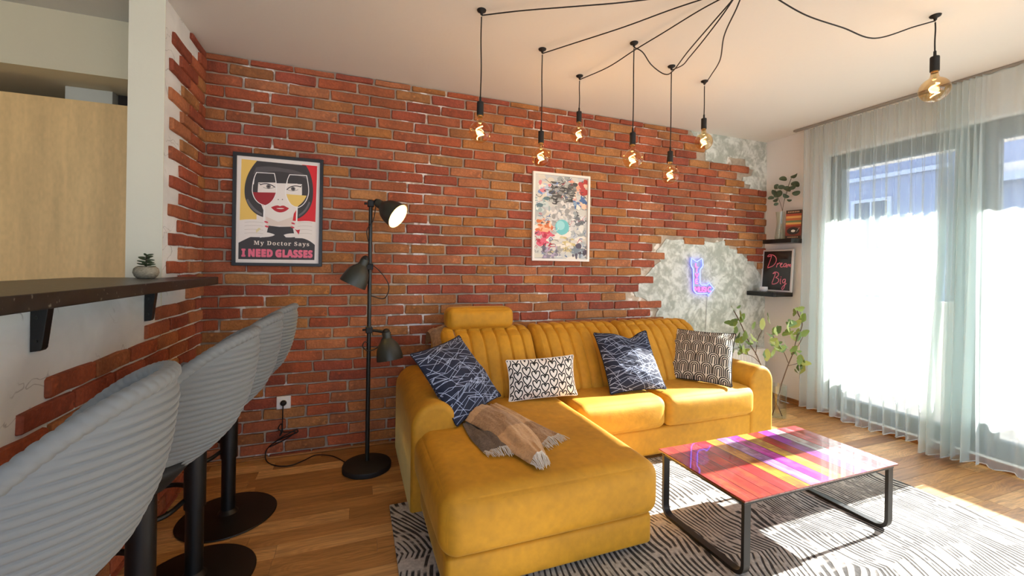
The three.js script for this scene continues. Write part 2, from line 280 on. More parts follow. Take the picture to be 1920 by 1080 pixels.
  // bar wall and pier: bricks run along z, facing the room
  const edge = [[2.6, 0.2], [2.56, 0.26], [2.5, 0.36], [2.45, 0.5], [2.42, 0.58], [1.2, 0.58], [1.16, 0.2], [1.12, 0.36], [1.08, 0.5], [1.03, 0.66], [0.96, 0.95], [0.915, 1.22], [0.875, 1.45], [0.80, 1.72], [0.72, 2.05], [0.6, 3.3], [0, 3.3]];
  const zEdge = (y) => { for (let i = 0; i + 1 < edge.length; i++) if (y <= edge[i][0] && y >= edge[i + 1][0]) return lerp(edge[i][1], edge[i + 1][1], (edge[i][0] - y) / (edge[i][0] - edge[i + 1][0])); return 0; };
  for (let row = 0, top = H; top > 0.005; row++) {
    const hgt = row === 0 ? 0.047 : Math.min(BP, top), yc = top - hgt / 2; top -= hgt;
    const off = (row % 2 ? 0.13 : 0.258) + (r() - 0.5) * 0.04;
    for (let z = off - PT; z < 3.3; z += PT * (0.985 + r() * 0.03)) {
      const z0 = Math.max(0.016, z + (PT - BL) / 2), z1 = Math.min(3.29, z + PT - (PT - BL) / 2), zc = (z0 + z1) / 2;
      if (z1 - z0 < 0.04 || z1 > zEdge(yc) + 0.03) continue;
      const b = new THREE.Mesh(geos[Math.floor(r() * 14)], mats[Math.floor(r() * 10)]); b.name = 'brick';
      b.rotation.y = Math.PI / 2; b.position.set((r() - 0.5) * 0.003, yc, zc); b.scale.set((z1 - z0) / BL, (hgt - (BP - BH)) / BH, 1); wallLeft.add(b);
    }
  }
}

// ---------------------------------------------------------------- window, balcony, what lies outside
{
  const XF0 = L + 0.1, XF1 = L + 0.17;
  const w = new THREE.Group(); w.name = 'window_1'; w.userData = { label: 'tall grey framed balcony glazing behind sheer curtains', category: 'window', kind: 'structure' }; scene.add(w); ORG.set(w, [0, 0, 0]);
  const posts = [[WZ0, 0.665], [1.42, 1.64], [2.86, 3.02], [4.05, WZ1]];
  for (const [a, b] of posts) part(w, 'frame_post', rbox(XF0, XF1, 0.035, WY, a, b, 0.006), M.frameGrey);
  for (let k = 0; k + 1 < posts.length; k++) {
    const a = posts[k][1], b = posts[k + 1][0];
    part(w, 'top_rail', rbox(XF0, XF1, WY - 0.13, WY, a, b, 0.006), M.frameGrey);
    part(w, 'bottom_rail', rbox(XF0, XF1, 0.035, 0.16, a, b, 0.006), M.frameGrey);
    part(w, 'pane', box(XF0 + 0.03, XF0 + 0.036, 0.16, WY - 0.13, a, b), M.glassPane);
  }
  const h = part(w, 'door_handle', rbox(XF0 - 0.012, XF0, 1.0, 1.12, 1.6, 1.63, 0.005), M.poleMetal, 'metal lever handle'); void h;
  const slab = struct('balcony_slab', 'concrete balcony slab outside the window', 'balcony', box(XO, 6.28, -0.2, -0.02, -1.5, 7), M.outer); void slab;
  struct('upper_balcony_slab', 'underside of the balcony above', 'balcony', box(XO, 6.29, 2.45, 2.66, -1.5, 7), M.outer);
  struct('balcony_parapet', 'low pale balcony parapet wall', 'balcony', box(6.18, 6.28, -0.02, 1.0, -1.5, 7), M.outer);
  struct('street_ground', 'pale paved ground far below the balcony', 'ground', box(5.2, 60, -9.2, -9, -50, 50), mat(0x9b978f, 0.95));
  struct('outer_wall', 'rendered outer face of the building below and above the window', 'wall', merge([box(L + 0.01, XO, -9, -0.2, -3, 7), box(L + 0.01, XO, H, 6, -3, 7)]), M.outer);
  // houses across the street, in the shade of the morning sun
  const facadeM = mat(0x66728a, 0.9), trimM = mat(0x8e98a8, 0.8), darkGlass = mat(0x2c3a4c, 0.15, { metalness: 0.1 }), roofM = mat(0xb9b4ad, 0.8);
  const house = (label, z0, z1, top, x, floors) => {
    const b = thing('apartment_house', label, 'building', [x, -9, (z0 + z1) / 2]);
    part(b, 'facade', box(x, x + 8, -9, top, z0, z1), facadeM);
    part(b, 'cornice', box(x - 0.35, x + 8.2, top, top + 0.22, z0 - 0.2, z1 + 0.2), trimM);
    part(b, 'roof', box(x - 0.1, x + 8, top + 0.22, top + 0.5, z0, z1), roofM);
    for (let fl = 0; fl < floors; fl++) {
      const y = top - 2.3 - fl * 2.9;
      part(b, 'string_course', box(x - 0.08, x, y - 0.75, y - 0.62, z0, z1), trimM);
      for (let z = z0 + 0.7; z + 1.1 < z1; z += 1.95) {
        const f = part(b, 'window', merge([box(x - 0.06, x + 0.02, y - 0.06, y + 1.56, z - 0.1, z), box(x - 0.06, x + 0.02, y - 0.06, y + 1.56, z + 0.9, z + 1.0), box(x - 0.06, x + 0.02, y + 1.46, y + 1.56, z, z + 0.9), box(x - 0.1, x + 0.02, y - 0.08, y, z - 0.12, z + 1.02), box(x - 0.04, x + 0.02, y, y + 1.46, z + 0.43, z + 0.48)]), trimM);
        part(f, 'pane', box(x - 0.015, x - 0.005, y, y + 1.46, z, z + 0.9), darkGlass);
      }
    }
  };
  house('tall blue-grey apartment house across the street, seen through the curtain', -20, -3.3, 7.2, 16, 3);
  house('lower blue-grey apartment house with pale roof edge across the street', -3.0, 12, 3.7, 17, 3);
}

// sheer curtains on a ceiling rail
{
  const sheer = mat(0xd8e4e2, 1.0, { transmission: 0.66, thickness: 0, transparent: true, opacity: 0.4 });
  const hemM = mat(0xf2f6f6, 1.0, { transmission: 0.5, thickness: 0, transparent: true, opacity: 0.7 });
  const rail = solo('curtain_rail', 'slim grey ceiling curtain rail above the sheer curtains', 'rail', [4.755, H - 0.018, 2.3], rbox(4.735, 4.775, H - 0.018, H - 0.0005, 0.38, 4.4, 0.004), mat(0x8f8b82, 0.5)); void rail;
  const panel = (label, zs, path, seed, x0, y0) => { // path(u) -> [dx, z]
    const U = 420, Vn = 26, pos = [], idx = [], uv = [], r = rng(seed), ph = [r() * 6, r() * 6, r() * 6], hem = [];
    for (let j = 0; j <= Vn; j++) {
      const t = j / Vn, y = lerp(H - 0.022, y0, t);
      for (let i = 0; i <= U; i++) {
        const u = i / U, [dx, z] = path(u, t), wob = 0.01 * Math.sin(ph[0] + u * 31 + t * 2.5) * t;
        const X = Math.min(L - 0.03, x0 + dx + wob); pos.push(X, y + 0.012 * Math.sin(ph[1] + u * 9) * sm(0.8, 1, t), z); uv.push(u * 4, y);
        if (j === Vn) hem.push(new V3(X, y + 0.012 * Math.sin(ph[1] + u * 9), z));
      }
    }
    for (let j = 0; j < Vn; j++) for (let i = 0; i < U; i++) { const a = j * (U + 1) + i, b = a + 1, c = a + U + 1, d = c + 1; idx.push(a, c, b, b, c, d); }
    const g = new THREE.BufferGeometry(); g.setAttribute('position', new THREE.Float32BufferAttribute(pos, 3)); g.setAttribute('uv', new THREE.Float32BufferAttribute(uv, 2)); g.setIndex(idx); g.computeVertexNormals();
    const c = thing('sheer_curtain', label, 'curtain', [x0, y0, zs]);
    part(c, 'fabric', g, sheer);
    part(c, 'hem', new THREE.TubeGeometry(new THREE.CatmullRomCurve3(hem.filter((_, i) => i % 3 === 0)), 280, 0.0035, 5), hemM);
  };
  const fold = (u, n, s) => Math.sin(u * n * 6.2832 + 1.6 * Math.sin(u * 7 + s) + s);
  panel('sheer white curtain hanging beside the wall shelves', 0.45, (u, t) => { const a = 0.012 + 0.03 * sm(0, 0.5, t) + 0.012 * t; return [a * fold(u, 13, 1) + 0.015 * fold(u, 41, 4), lerp(0.45, 1.56, u) + 0.012 * fold(u, 13, 2.6) * t]; }, 3, 4.785, 0.035);
  panel('sheer white curtain gathered in dense folds over the window post', 1.5, (u, t) => { // tight bunch first, then wide
    const k = u < 0.3 ? lerp(1.43, 1.66, u / 0.3) : lerp(1.66, 4.3, (u - 0.3) / 0.7), n = u < 0.3 ? 26 : 37, a = (u < 0.3 ? lerp(0.018, 0.045, sm(0, 0.35, t)) : 0.014) + 0.022 * t;
    const flare = Math.exp(-u * 9) * 0.06 * sm(0.35, 1, t);
    return [a * Math.sin(u * n * 6.2832 + 1.2 * Math.sin(u * 11)) - flare + (u < 0.3 ? -0.01 : 0), k + (u < 0.3 ? 0.02 * Math.sin(u * 60 + t * 2) * t : 0.01 * fold(u, 12, 1) * t) - 0.05 * Math.exp(-u * 9) * sm(0.4, 1, t)];
  }, 9, 4.735, 0.03);
}

// ---------------------------------------------------------------- kitchen side
{
  const c = thing('tall_cabinet', 'tall pale oak veneer kitchen cabinet behind the bar', 'cabinet', [-0.8, 0, -0.2]);
  part(c, 'body', box(-1.45, -0.18, 0, 2.19, -0.55, 0.03), M.veneer);
  part(c, 'side_panel', (() => { const g = rbox(-1.46, -0.16, 0, 2.192, 0.032, 0.05, 0.002); return g; })(), M.veneer);
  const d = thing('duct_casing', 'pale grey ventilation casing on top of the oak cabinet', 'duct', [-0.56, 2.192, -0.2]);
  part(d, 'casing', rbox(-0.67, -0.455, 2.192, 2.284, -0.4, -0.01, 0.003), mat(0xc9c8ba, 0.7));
  part(d, 'dark_gap_block', rbox(-0.45, -0.33, 2.192, 2.283, -0.36, -0.06, 0.003), mat(0x2b2118, 0.8), 'dark brown block painted as the shaded gap beside the casing');  // solid block; its dark colour stands for the shaded gap beside the casing
}
{ // bar counter
  const b = thing('bar_counter', 'long dark slate bar counter on the low brick wall', 'counter', [0.0, 1.16, 1.8]);
  const s = new THREE.Shape(); // plan: x right, y = -z
  s.moveTo(0.02, -0.4); s.lineTo(0.19, -0.4); s.lineTo(0.19, -3.25); s.lineTo(-0.31, -3.25); s.lineTo(-0.31, -0.59); s.lineTo(0.02, -0.59); s.closePath();
  const g = extr(s, 0.036, 0.003); g.rotateX(-Math.PI / 2); g.translate(0, 1.164, 0);
  part(b, 'slab', metreUV(g, 0.7), M.slate);
  for (const [z, lab] of [[0.74, 'slim black wall bracket under the bar below the potted succulent'], [1.46, 'slim black wall bracket under the bar on bare white plaster']]) {
    const q = new THREE.Shape(); q.moveTo(0, 0); q.lineTo(0.04, 0); q.lineTo(0.038, -0.01); q.lineTo(0.024, -0.14); q.lineTo(0.02, -0.146); q.lineTo(0, -0.148); q.closePath();
    const h = extr(q, 0.026, 0.0015); h.translate(0.002, 1.157, z - 0.013);
    const k = thing('counter_bracket', lab, 'bracket', [0.002, 1.0, z]); part(k, 'wedge', h, M.black);
    for (const y of [1.04, 1.11]) { const c = new THREE.CylinderGeometry(0.005, 0.005, 0.004, 12); c.rotateX(Math.PI / 2); c.translate(0.014, y, z + 0.016); part(k, 'screw', c, M.poleMetal); }
  }
  const p = thing('potted_succulent', 'small dark green succulent in a round grey stone pot on the bar', 'plant', [0.0, 1.203, 0.74]);
  part(p, 'pot', lathe([[0, 0], [0.03, 0], [0.042, 0.012], [0.048, 0.028], [0.045, 0.046], [0.036, 0.055], [0.032, 0.053], [0.03, 0.046], [0, 0.046]], 32), M.concretePot, undefined, true);
  const r = rng(61), gm = mat(0x3c4a2c, 0.7);
  part(p, 'stem', cyl(0, 0.045, 0.105, 0, 0.004, 0.003, 8), mat(0x4b3f2c, 0.8), undefined, true);
  for (let k = 0; k < 22; k++) {
    const g2 = new THREE.SphereGeometry(1, 8, 6); g2.scale(0.019, 0.0038, 0.008); g2.translate(0.019, 0, 0); g2.rotateZ(0.35 - 0.4 * r()); g2.rotateY(k * 2.4 + r()); g2.scale(1 - k * 0.014, 1, 1 - k * 0.014); g2.translate(0, 0.052 + k * 0.0027, 0);
    part(p, 'leaf', g2, gm, undefined, true);
  }
}

// bar stools: a ribbed shell open towards the bar, on a pedestal
{
  const RIB = 0.0172, YB = 35 * RIB, YT = 62 * RIB, AM = 2.25;
  const rim = (a) => { const k = 1.056 - 0.058 * Math.pow(Math.abs(a), 3) - 0.022 * a * a; return 0.8 + 0.03 * Math.log(1 + Math.exp((k - 0.8) / 0.03)); };
  const prof = [[0.6, 0.0], [0.607, 0.035], [0.623, 0.062], [0.65, 0.112], [0.7, 0.178], [0.76, 0.234], [0.843, 0.271], [0.92, 0.289], [1.06, 0.305]];
  const rad = (y) => { for (let i = 0; i + 1 < prof.length; i++) if (y <= prof[i + 1][0]) { const t = (y - prof[i][0]) / (prof[i + 1][0] - prof[i][0]); return lerp(prof[i][1], prof[i + 1][1], t); } return 0.305; };
  const radS = (y) => (rad(y - 0.018) + 2 * rad(y) + rad(y + 0.018)) / 4;
  const surf = (a, y, inner) => { // a: angle from the rear (+x)
    y = Math.min(y, rim(a)); const top = sm(0.05, 0.0, rim(a) - y);
    const rib = 0.0068 * Math.pow(Math.abs(Math.sin(Math.PI * y / RIB)), 0.42) * (1 - top);
    const rr = Math.max(0.01, radS(y) - (inner ? 0.044 - 0.016 * top : 0) + (inner ? -rib : rib) - 0.006 * top * (inner ? -1 : 1));
    return new V3(Math.cos(a) * rr, y, Math.sin(a) * rr * 0.735);
  };
  const sheet = (U, V, inner) => { const g = new THREE.BufferGeometry(), pos = [], idx = [], uv = []; for (let j = 0; j <= V; j++) for (let i = 0; i <= U; i++) { const a = lerp(-AM, AM, i / U), p = surf(a, lerp(inner ? 40 * RIB : YB, YT, j / V), inner); pos.push(p.x, p.y, p.z); uv.push(a * 0.28, p.y); } for (let j = 0; j < V; j++) for (let i = 0; i < U; i++) { const a = j * (U + 1) + i, b = a + 1, c = a + U + 1, d = c + 1; idx.push(a, b, c, b, d, c); } g.setAttribute('position', new THREE.Float32BufferAttribute(pos, 3)); g.setAttribute('uv', new THREE.Float32BufferAttribute(uv, 2)); g.setIndex(idx); g.computeVertexNormals(); return g; };
  // rim roll with ribs wrapped over it
  const pts = []; for (let i = 0; i <= 160; i++) { const a = lerp(-AM, AM, i / 160), o = surf(a, YT, false), n = surf(a, YT, true); pts.push(o.add(n).multiplyScalar(0.5)); }
  const roll = new THREE.TubeGeometry(new THREE.CatmullRomCurve3(pts), 520, 0.0165, 10);
  { const p = roll.attributes.position, c = new THREE.CatmullRomCurve3(pts), q = new V3(), Lc = c.getLength(); for (let i = 0; i <= 520; i++) { const ctr = c.getPointAt(i / 520); for (let j = 0; j <= 10; j++) { const k = i * 11 + j; q.fromBufferAttribute(p, k).sub(ctr); const w = 1 + 0.16 * (Math.pow(Math.abs(Math.sin(Math.PI * (i / 520 * Lc / RIB + j * 0.2))), 0.45) - 0.7); q.multiplyScalar(w).add(ctr); p.setXYZ(k, q.x, q.y, q.z); } } roll.computeVertexNormals(); }
  const seatG = (() => { const g = new THREE.CylinderGeometry(1, 1, 1, 72, 1), V = 44, U = 90, q = new THREE.BufferGeometry(), pos = [], idx = [], uv = []; void g; for (let j = 0; j <= V; j++) for (let i = 0; i <= U; i++) { const a = i / U * Math.PI * 2, t = j / V; let rr, y; if (t < 0.35) { rr = 0.195 * Math.min(1, 0.88 + 0.12 * Math.sin(t / 0.35 * Math.PI)); y = 0.685 + t / 0.35 * 0.065; } else { const k = (t - 0.35) / 0.65; rr = 0.186 * (1 - k); y = 0.75 + 0.016 * Math.sqrt(k); } const x = Math.cos(a) * rr * 1.02 - 0.03, z = Math.sin(a) * rr * 0.86; pos.push(x, y + (t > 0.38 ? 0.0035 * Math.pow(Math.abs(Math.sin(Math.PI * z / RIB)), 0.7) : 0.0), z); uv.push(x, z); } for (let j = 0; j < V; j++) for (let i = 0; i < U; i++) { const a = j * (U + 1) + i, b = a + 1, c = a + U + 1, d = c + 1; idx.push(a, c, b, b, c, d); } q.setAttribute('position', new THREE.Float32BufferAttribute(pos, 3)); q.setAttribute('uv', new THREE.Float32BufferAttribute(uv, 2)); q.setIndex(idx); q.computeVertexNormals(); return q; })();
  const outG = sheet(96, 27 * 8, false), inG = sheet(64, 22 * 6, true);
  const padG = lathe([[0, 0.585], [0.06, 0.585], [0.075, 0.6], [0.11, 0.64], [0.15, 0.69], [0, 0.69]], 40);
  const colG = merge([cyl(0, 0.012, 0.4, 0, 0.031), cyl(0, 0.3, 0.64, 0, 0.037), lathe([[0.031, 0.04], [0.045, 0.022], [0.06, 0.014]], 24)]);
  const baseG = lathe([[0, 0], [0.212, 0], [0.217, 0.004], [0.212, 0.009], [0.12, 0.016], [0.05, 0.022], [0, 0.022]], 64);
  const footG = tube([[-0.03, 0.335, 0.012], [-0.06, 0.335, 0.11], [-0.13, 0.335, 0.145], [-0.19, 0.335, 0.1], [-0.2, 0.335, 0], [-0.19, 0.335, -0.1], [-0.13, 0.335, -0.145], [-0.06, 0.335, -0.11], [-0.03, 0.335, -0.012]], 0.0095, 80, 10);
  const spots = [[0.318, 0.66, 'grey corduroy bar stool closest to the framed wine poster'], [0.312, 1.12, 'grey corduroy bar stool second from the brick back wall'], [0.306, 1.56, 'grey corduroy bar stool third from the brick back wall'], [0.285, 2.2, 'grey corduroy bar stool farthest from the brick back wall']];
  for (const [x, z, label] of spots) {
    const s = thing('bar_stool', label, 'stool', [x, 0, z], 'grey corduroy stools along the bar');
    const sh = part(s, 'shell', outG, M.cordT, undefined, true); part(sh, 'inner_lining', inG, M.cordT, undefined, true); part(sh, 'rim', roll, M.cordT, 'rolled corduroy edge', true);
    part(s, 'seat', seatG, M.cordT, undefined, true); part(s, 'seat_base', padG, M.matteBlack, undefined, true);
    part(s, 'column', colG, M.black, 'black steel column', true); part(s, 'base', baseG, M.black, 'round black steel foot', true); part(s, 'footrest', footG, M.black, undefined, true);
    const i = spots.findIndex(q => q[1] === z); s.rotation.y = [-0.05, 0.02, 0.03, 0.16][i];
    for (const c of s.children) if (['shell', 'seat', 'seat_base'].includes(c.name)) c.position.y += [0, 0, 0, 0.012][i];   // gas lifts set a little differently
  }
}

// ---------------------------------------------------------------- pictures on the brick wall
function picture(name, label, category, x, y, w, h, z, frameM, printM, fw = 0.016, dep = 0.02, frameLabel) {
  const t = thing(name, label, category, [x + w / 2, y, z]);
  const s = new THREE.Shape(); s.moveTo(0, 0); s.lineTo(w, 0); s.lineTo(w, h); s.lineTo(0, h); s.closePath();
  const o = new THREE.Path(); o.moveTo(fw, fw); o.lineTo(fw, h - fw); o.lineTo(w - fw, h - fw); o.lineTo(w - fw, fw); o.closePath(); s.holes.push(o);
  const g = extr(s, dep - 0.003, 0.0015); g.translate(x, y, z + 0.0015); part(t, 'frame', g, frameM, frameLabel);
  part(t, 'backing', box(x + 0.003, x + w - 0.003, y + 0.003, y + h - 0.003, z, z + 0.006), M.matteBlack);
  const p = new THREE.PlaneGeometry(w - 2 * fw, h - 2 * fw); p.translate(x + w / 2, y + h / 2, z + 0.009); part(t, 'print', p, printM);
  return t;
}
const wineArt = canvasTex(708, 1000, (c, W, Hh) => { // flat print: bobbed hair, two wine glasses for spectacles
  const P = (x, y) => { const u = (x - 65) / 745, a = 40 + 75 * u, b = 1000 + 20 * u; return [u * W, (y - a) / (b - a) * Hh]; };
  const path = (pts, fill, close = true) => { c.beginPath(); pts.forEach((p, i) => { if (p.length === 2) { const q = P(...p); i ? c.lineTo(...q) : c.moveTo(...q); } else if (p.length === 4) c.quadraticCurveTo(...P(p[0], p[1]), ...P(p[2], p[3])); else c.bezierCurveTo(...P(p[0], p[1]), ...P(p[2], p[3]), ...P(p[4], p[5])); }); if (close) c.closePath(); if (fill) { c.fillStyle = fill; c.fill(); } };
  const line = (pts, st, w) => { path(pts, null, false); c.strokeStyle = st; c.lineWidth = w; c.lineCap = c.lineJoin = 'round'; c.stroke(); };
  c.fillStyle = '#f1e6dc'; c.fillRect(0, 0, W, Hh);
  path([[105, 75], [240, 90], [240, 640], [97, 620]], '#f2c862'); path([[640, 130], [780, 145], [770, 650], [560, 630]], '#e0171f');
  const ink = '#3a3432', paper = '#f3e9de';
  path([[238, 92], [675, 138], [760, 260, 742, 440], [720, 560, 620, 608], [590, 616], [600, 300], [300, 290], [300, 596], [180, 560, 140, 420], [110, 240, 238, 92]], ink);
  path([[230, 150], [330, 130, 480, 165], [600, 175, 690, 235], [700, 265], [560, 200, 440, 190], [320, 180, 205, 215]], '#575150');
  path([[150, 440], [190, 540, 285, 580], [285, 560], [210, 520, 165, 430]], '#6a6564'); path([[720, 470], [690, 560, 615, 596], [615, 575], [680, 540, 705, 460]], '#6a6564');
  path([[250, 285], [410, 288], [412, 330], [430, 310], [470, 316], [500, 330], [505, 296], [640, 305], [640, 420], [610, 520, 560, 580], [500, 632, 430, 628], [350, 620, 312, 560], [270, 480, 250, 380]], paper);
  path([[320, 590], [430, 640], [560, 596], [560, 690], [440, 672], [330, 690]], '#e9d6c6');
  path([[345, 672], [440, 684], [560, 684], [585, 790], [590, 800], [300, 800], [330, 740]], ink);
  path([[90, 822], [150, 790, 190, 772], [690, 790], [740, 820, 768, 850], [766, 985], [90, 968]], ink);
  path([[250, 290], [404, 290], [404, 372], [246, 372]], paper); path([[505, 300], [640, 306], [642, 400], [505, 390]], paper);
  for (const [x, y, f] of [[340, 322, 1], [560, 345, -1]]) { line([[x - 70 * f, y - 16], [x - 10, y - 42, x + 55 * f, y + 6]], ink, 8); line([[x - 45 * f, y + 8], [x, y + 30, x + 50 * f, y + 8]], ink, 3); c.fillStyle = '#6f6763'; c.beginPath(); c.arc(...P(x, y), 19, 0, 7); c.fill(); c.fillStyle = ink; c.beginPath(); c.arc(...P(x, y), 9, 0, 7); c.fill(); line([[x - 60, y - 18], [x - 85, y - 28]].map(p => [x + (p[0] - x) * f, p[1]]), ink, 5); }
  path([[205, 372], [408, 378], [400, 450, 340, 486], [300, 495], [230, 460, 205, 372]], '#a3161b'); path([[500, 392], [685, 408], [660, 470, 600, 505], [560, 500], [515, 450, 500, 392]], '#f5cf6b');
  path([[365, 508], [400, 492, 425, 492], [445, 500], [470, 488, 490, 500], [526, 520], [490, 556, 445, 555], [400, 552, 365, 508]], '#c01a24'); path([[410, 518], [445, 512, 485, 520], [450, 532, 410, 518]], paper);
  c.fillStyle = '#7b6d62'; for (const x of [428, 465]) { c.beginPath(); c.arc(...P(x, 440), 5, 0, 7); c.fill(); }
  for (const s of [0, 1]) { const dx = s ? 292 : 0, dy = s ? 22 : 0, q = (a) => a.map(p => p.map((v, i) => v + (i % 2 ? dy : dx))); line(q([[235, 196], [390, 206], [420, 330, 408, 380], [385, 470, 315, 492], [215, 470, 200, 360], [200, 260, 235, 196]]), '#fbf6ee', 7); line(q([[306, 495], [302, 720]]), '#fbf6ee', 13); line(q([[218, 230], [210, 300]]), '#fbf6ee', 5); }
  path([[270, 780], [300, 730, 320, 730], [380, 740, 402, 755], [380, 775, 300, 775]], paper); path([[480, 757], [520, 740, 585, 745], [620, 770], [560, 785, 500, 778]], paper);
  path([[97, 620], [200, 606, 300, 622], [345, 660, 320, 700], [290, 770, 200, 770], [130, 790, 90, 820]], paper); path([[590, 640], [680, 625, 770, 645], [768, 850], [700, 790, 620, 785], [560, 740, 590, 640]], paper);
  for (const y of [640, 672, 706, 738]) { line([[140, y], [220, y - 8, 300, y + 6]], '#cfc2b2', 3); line([[610, y + 10], [680, y, 740, y + 14]], '#cfc2b2', 3); }
  c.fillStyle = '#d63a4a'; for (const [x, y] of [[325, 640], [330, 680], [560, 690], [565, 655]]) { c.beginPath(); c.ellipse(...P(x, y), 17, 8, 0.3, 0, 7); c.fill(); }
  path([[580, 705], [600, 715], [628, 710], [618, 755]], '#c4222c'); path([[235, 712], [262, 690], [280, 700], [240, 735]], '#ead9a0');
  c.textAlign = 'center'; c.fillStyle = '#f5e9d6'; c.font = 'bold 52px serif'; c.save(); c.translate(W * 0.5, Hh * 0.828); c.scale(1.0, 1); const words = 'My Doctor Says'; let xx = -W * 0.295; for (const ch of words) { c.textAlign = 'left'; c.fillText(ch, xx, 0); xx += c.measureText(ch).width + 5.5; } c.restore();
  c.font = '900 92px sans-serif'; const t2 = 'I NEED GLASSES'; c.save(); c.translate(W * 0.07, Hh * 0.938); let wd = 0; for (const ch of t2) wd += c.measureText(ch).width * (ch === ' ' ? 0.8 : 1) + 3; const k = W * 0.85 / wd; c.scale(k, 1); let x2 = 0; c.textAlign = 'left'; for (const ch of t2) { c.fillStyle = '#ee6f86'; c.strokeStyle = '#ee6f86'; c.lineWidth = 8; c.strokeText(ch, x2, 0); c.fillText(ch, x2, 0); x2 += c.measureText(ch).width * (ch === ' ' ? 0.8 : 1) + 3; } c.restore();
});
picture('wine_poster', 'black framed poster of a woman holding two wine glasses before her eyes', 'poster', 0.170, 1.265, 0.52, 0.72, 0.016, mat(0x0d0c0c, 0.45), mat(0xffffff, 0.55, { map: wineArt }), 0.017, 0.024, 'slim black frame');
const collage = canvasTex(500, 720, (c, W, Hh) => { // stand-in print: an abstract street-art collage in the same colours
  const r = rng(404); c.fillStyle = '#cfd0c8'; c.fillRect(0, 0, W, Hh);
  const blob = (x, y, rx, ry, col, n = 9, j = 0.35) => { c.fillStyle = col; c.beginPath(); for (let i = 0; i <= n; i++) { const a = i / n * 6.283, k = 1 + (r() - 0.5) * j; const X = x + Math.cos(a) * rx * k, Y = y + Math.sin(a) * ry * k; i ? c.lineTo(X, Y) : c.moveTo(X, Y); } c.fill(); };
  for (let i = 0; i < 130; i++) blob(r() * W, r() * Hh, 14 + r() * 50, 10 + r() * 34, ['#e4e3da', '#b4b9b6', '#9aa3a4', '#d8d4c4', '#c2c8c9', '#efe9dc'][Math.floor(r() * 6)]);
  const zones = [[0.2, 0.62, ['#e7986d', '#efb48c', '#f2d2b6', '#d9763f']], [0.22, 0.76, ['#cf3b52', '#e0647a', '#b52a40']], [0.82, 0.3, ['#4a6fa3', '#88a7c4', '#d7a7a0', '#e9cdb0']], [0.8, 0.55, ['#dcdcdc', '#a9adb0', '#6c7276']], [0.25, 0.16, ['#6d8bc0', '#b9c7da', '#dc8a94']], [0.82, 0.12, ['#e7a58a', '#f0cdb4', '#b9453f']], [0.15, 0.35, ['#9fb4b2', '#c9d6d2', '#5f7c80']], [0.6, 0.82, ['#dccf9e', '#cdbb80', '#efe6c4']], [0.3, 0.93, ['#8d8796', '#b6a5bd', '#6b6674']], [0.86, 0.9, ['#7d8790', '#a8b7c4', '#574f5e']]];
  for (const [x, y, cs] of zones) for (let i = 0; i < 26; i++) blob(x * W + (r() - 0.5) * 150, y * Hh + (r() - 0.5) * 110, 6 + r() * 30, 5 + r() * 22, cs[Math.floor(r() * cs.length)]);
  for (let i = 0; i < 150; i++) { const y = r(); blob(W * (0.53 + (r() - 0.5) * 0.5 * (1 - y * 0.3)), Hh * (0.08 + y * 0.26), 8 + r() * 26, 4 + r() * 13, ['#4d4f4e', '#6e706e', '#3b3c3c', '#8d8f8c', '#a9aaa6', '#5b5d5c'][Math.floor(r() * 6)]); }
  for (let i = 0; i < 120; i++) { const y = r(); blob(W * (0.53 + (r() - 0.5) * 0.38), Hh * (0.32 + y * 0.32), 8 + r() * 24, 6 + r() * 20, ['#c3c3c0', '#d7d6d2', '#b2b2ae', '#e2e0da', '#9c9c98'][Math.floor(r() * 5)]); }
  for (let i = 0; i < 40; i++) blob(W * (0.5 + (r() - 0.5) * 0.5), Hh * (0.74 + r() * 0.2), 10 + r() * 30, 6 + r() * 14, ['#dad6cb', '#efe9dc', '#cdbb80', '#a9a49a'][Math.floor(r() * 4)]);
  c.fillStyle = '#74c9cc'; c.beginPath(); c.arc(W * 0.52, Hh * 0.615, 66, 0, 7); c.fill(); c.fillStyle = '#9fdede'; c.beginPath(); c.arc(W * 0.49, Hh * 0.595, 40, 0, 7); c.fill();
  for (let i = 0; i < 90; i++) { c.strokeStyle = ['#2c2c2e', '#3f5f93', '#b8394b', '#f3f0e6', '#54595c'][Math.floor(r() * 5)]; c.lineWidth = 1.5 + r() * 4; let x = r() * W, y = r() * Hh; const near = Math.hypot(x - W * 0.53, (y - Hh * 0.5) * 0.8) < 110; if (near) continue; c.beginPath(); c.moveTo(x, y); for (let k = 0; k < 4; k++) { x += (r() - 0.5) * 50; y += (r() - 0.5) * 42; c.lineTo(x, y); } c.stroke(); }
});
picture('graffiti_poster', 'white framed colourful graffiti collage print with a turquoise ball', 'poster', 2.2385, 1.3356, 0.525, 0.72, 0.016, mat(0xf0ede6, 0.5), mat(0xffffff, 0.5, { map: collage }), 0.016, 0.026, 'slim white frame');

// power socket, lamp cord
{
  const s = thing('power_socket', 'white square wall socket on the brick wall', 'socket', [0.472, 0.36, 0.016]);
  part(s, 'cover', rbox(0.43, 0.514, 0.318, 0.402, 0.012, 0.024, 0.004), M.socketWhite);
  { const g = lathe([[0, 0.0], [0.018, 0.0], [0.019, 0.006], [0.0215, 0.006], [0.022, 0.0]], 28); g.rotateX(Math.PI / 2); g.translate(0.472, 0.36, 0.024); part(s, 'well', g, mat(0xe2e1da, 0.5)); }
}
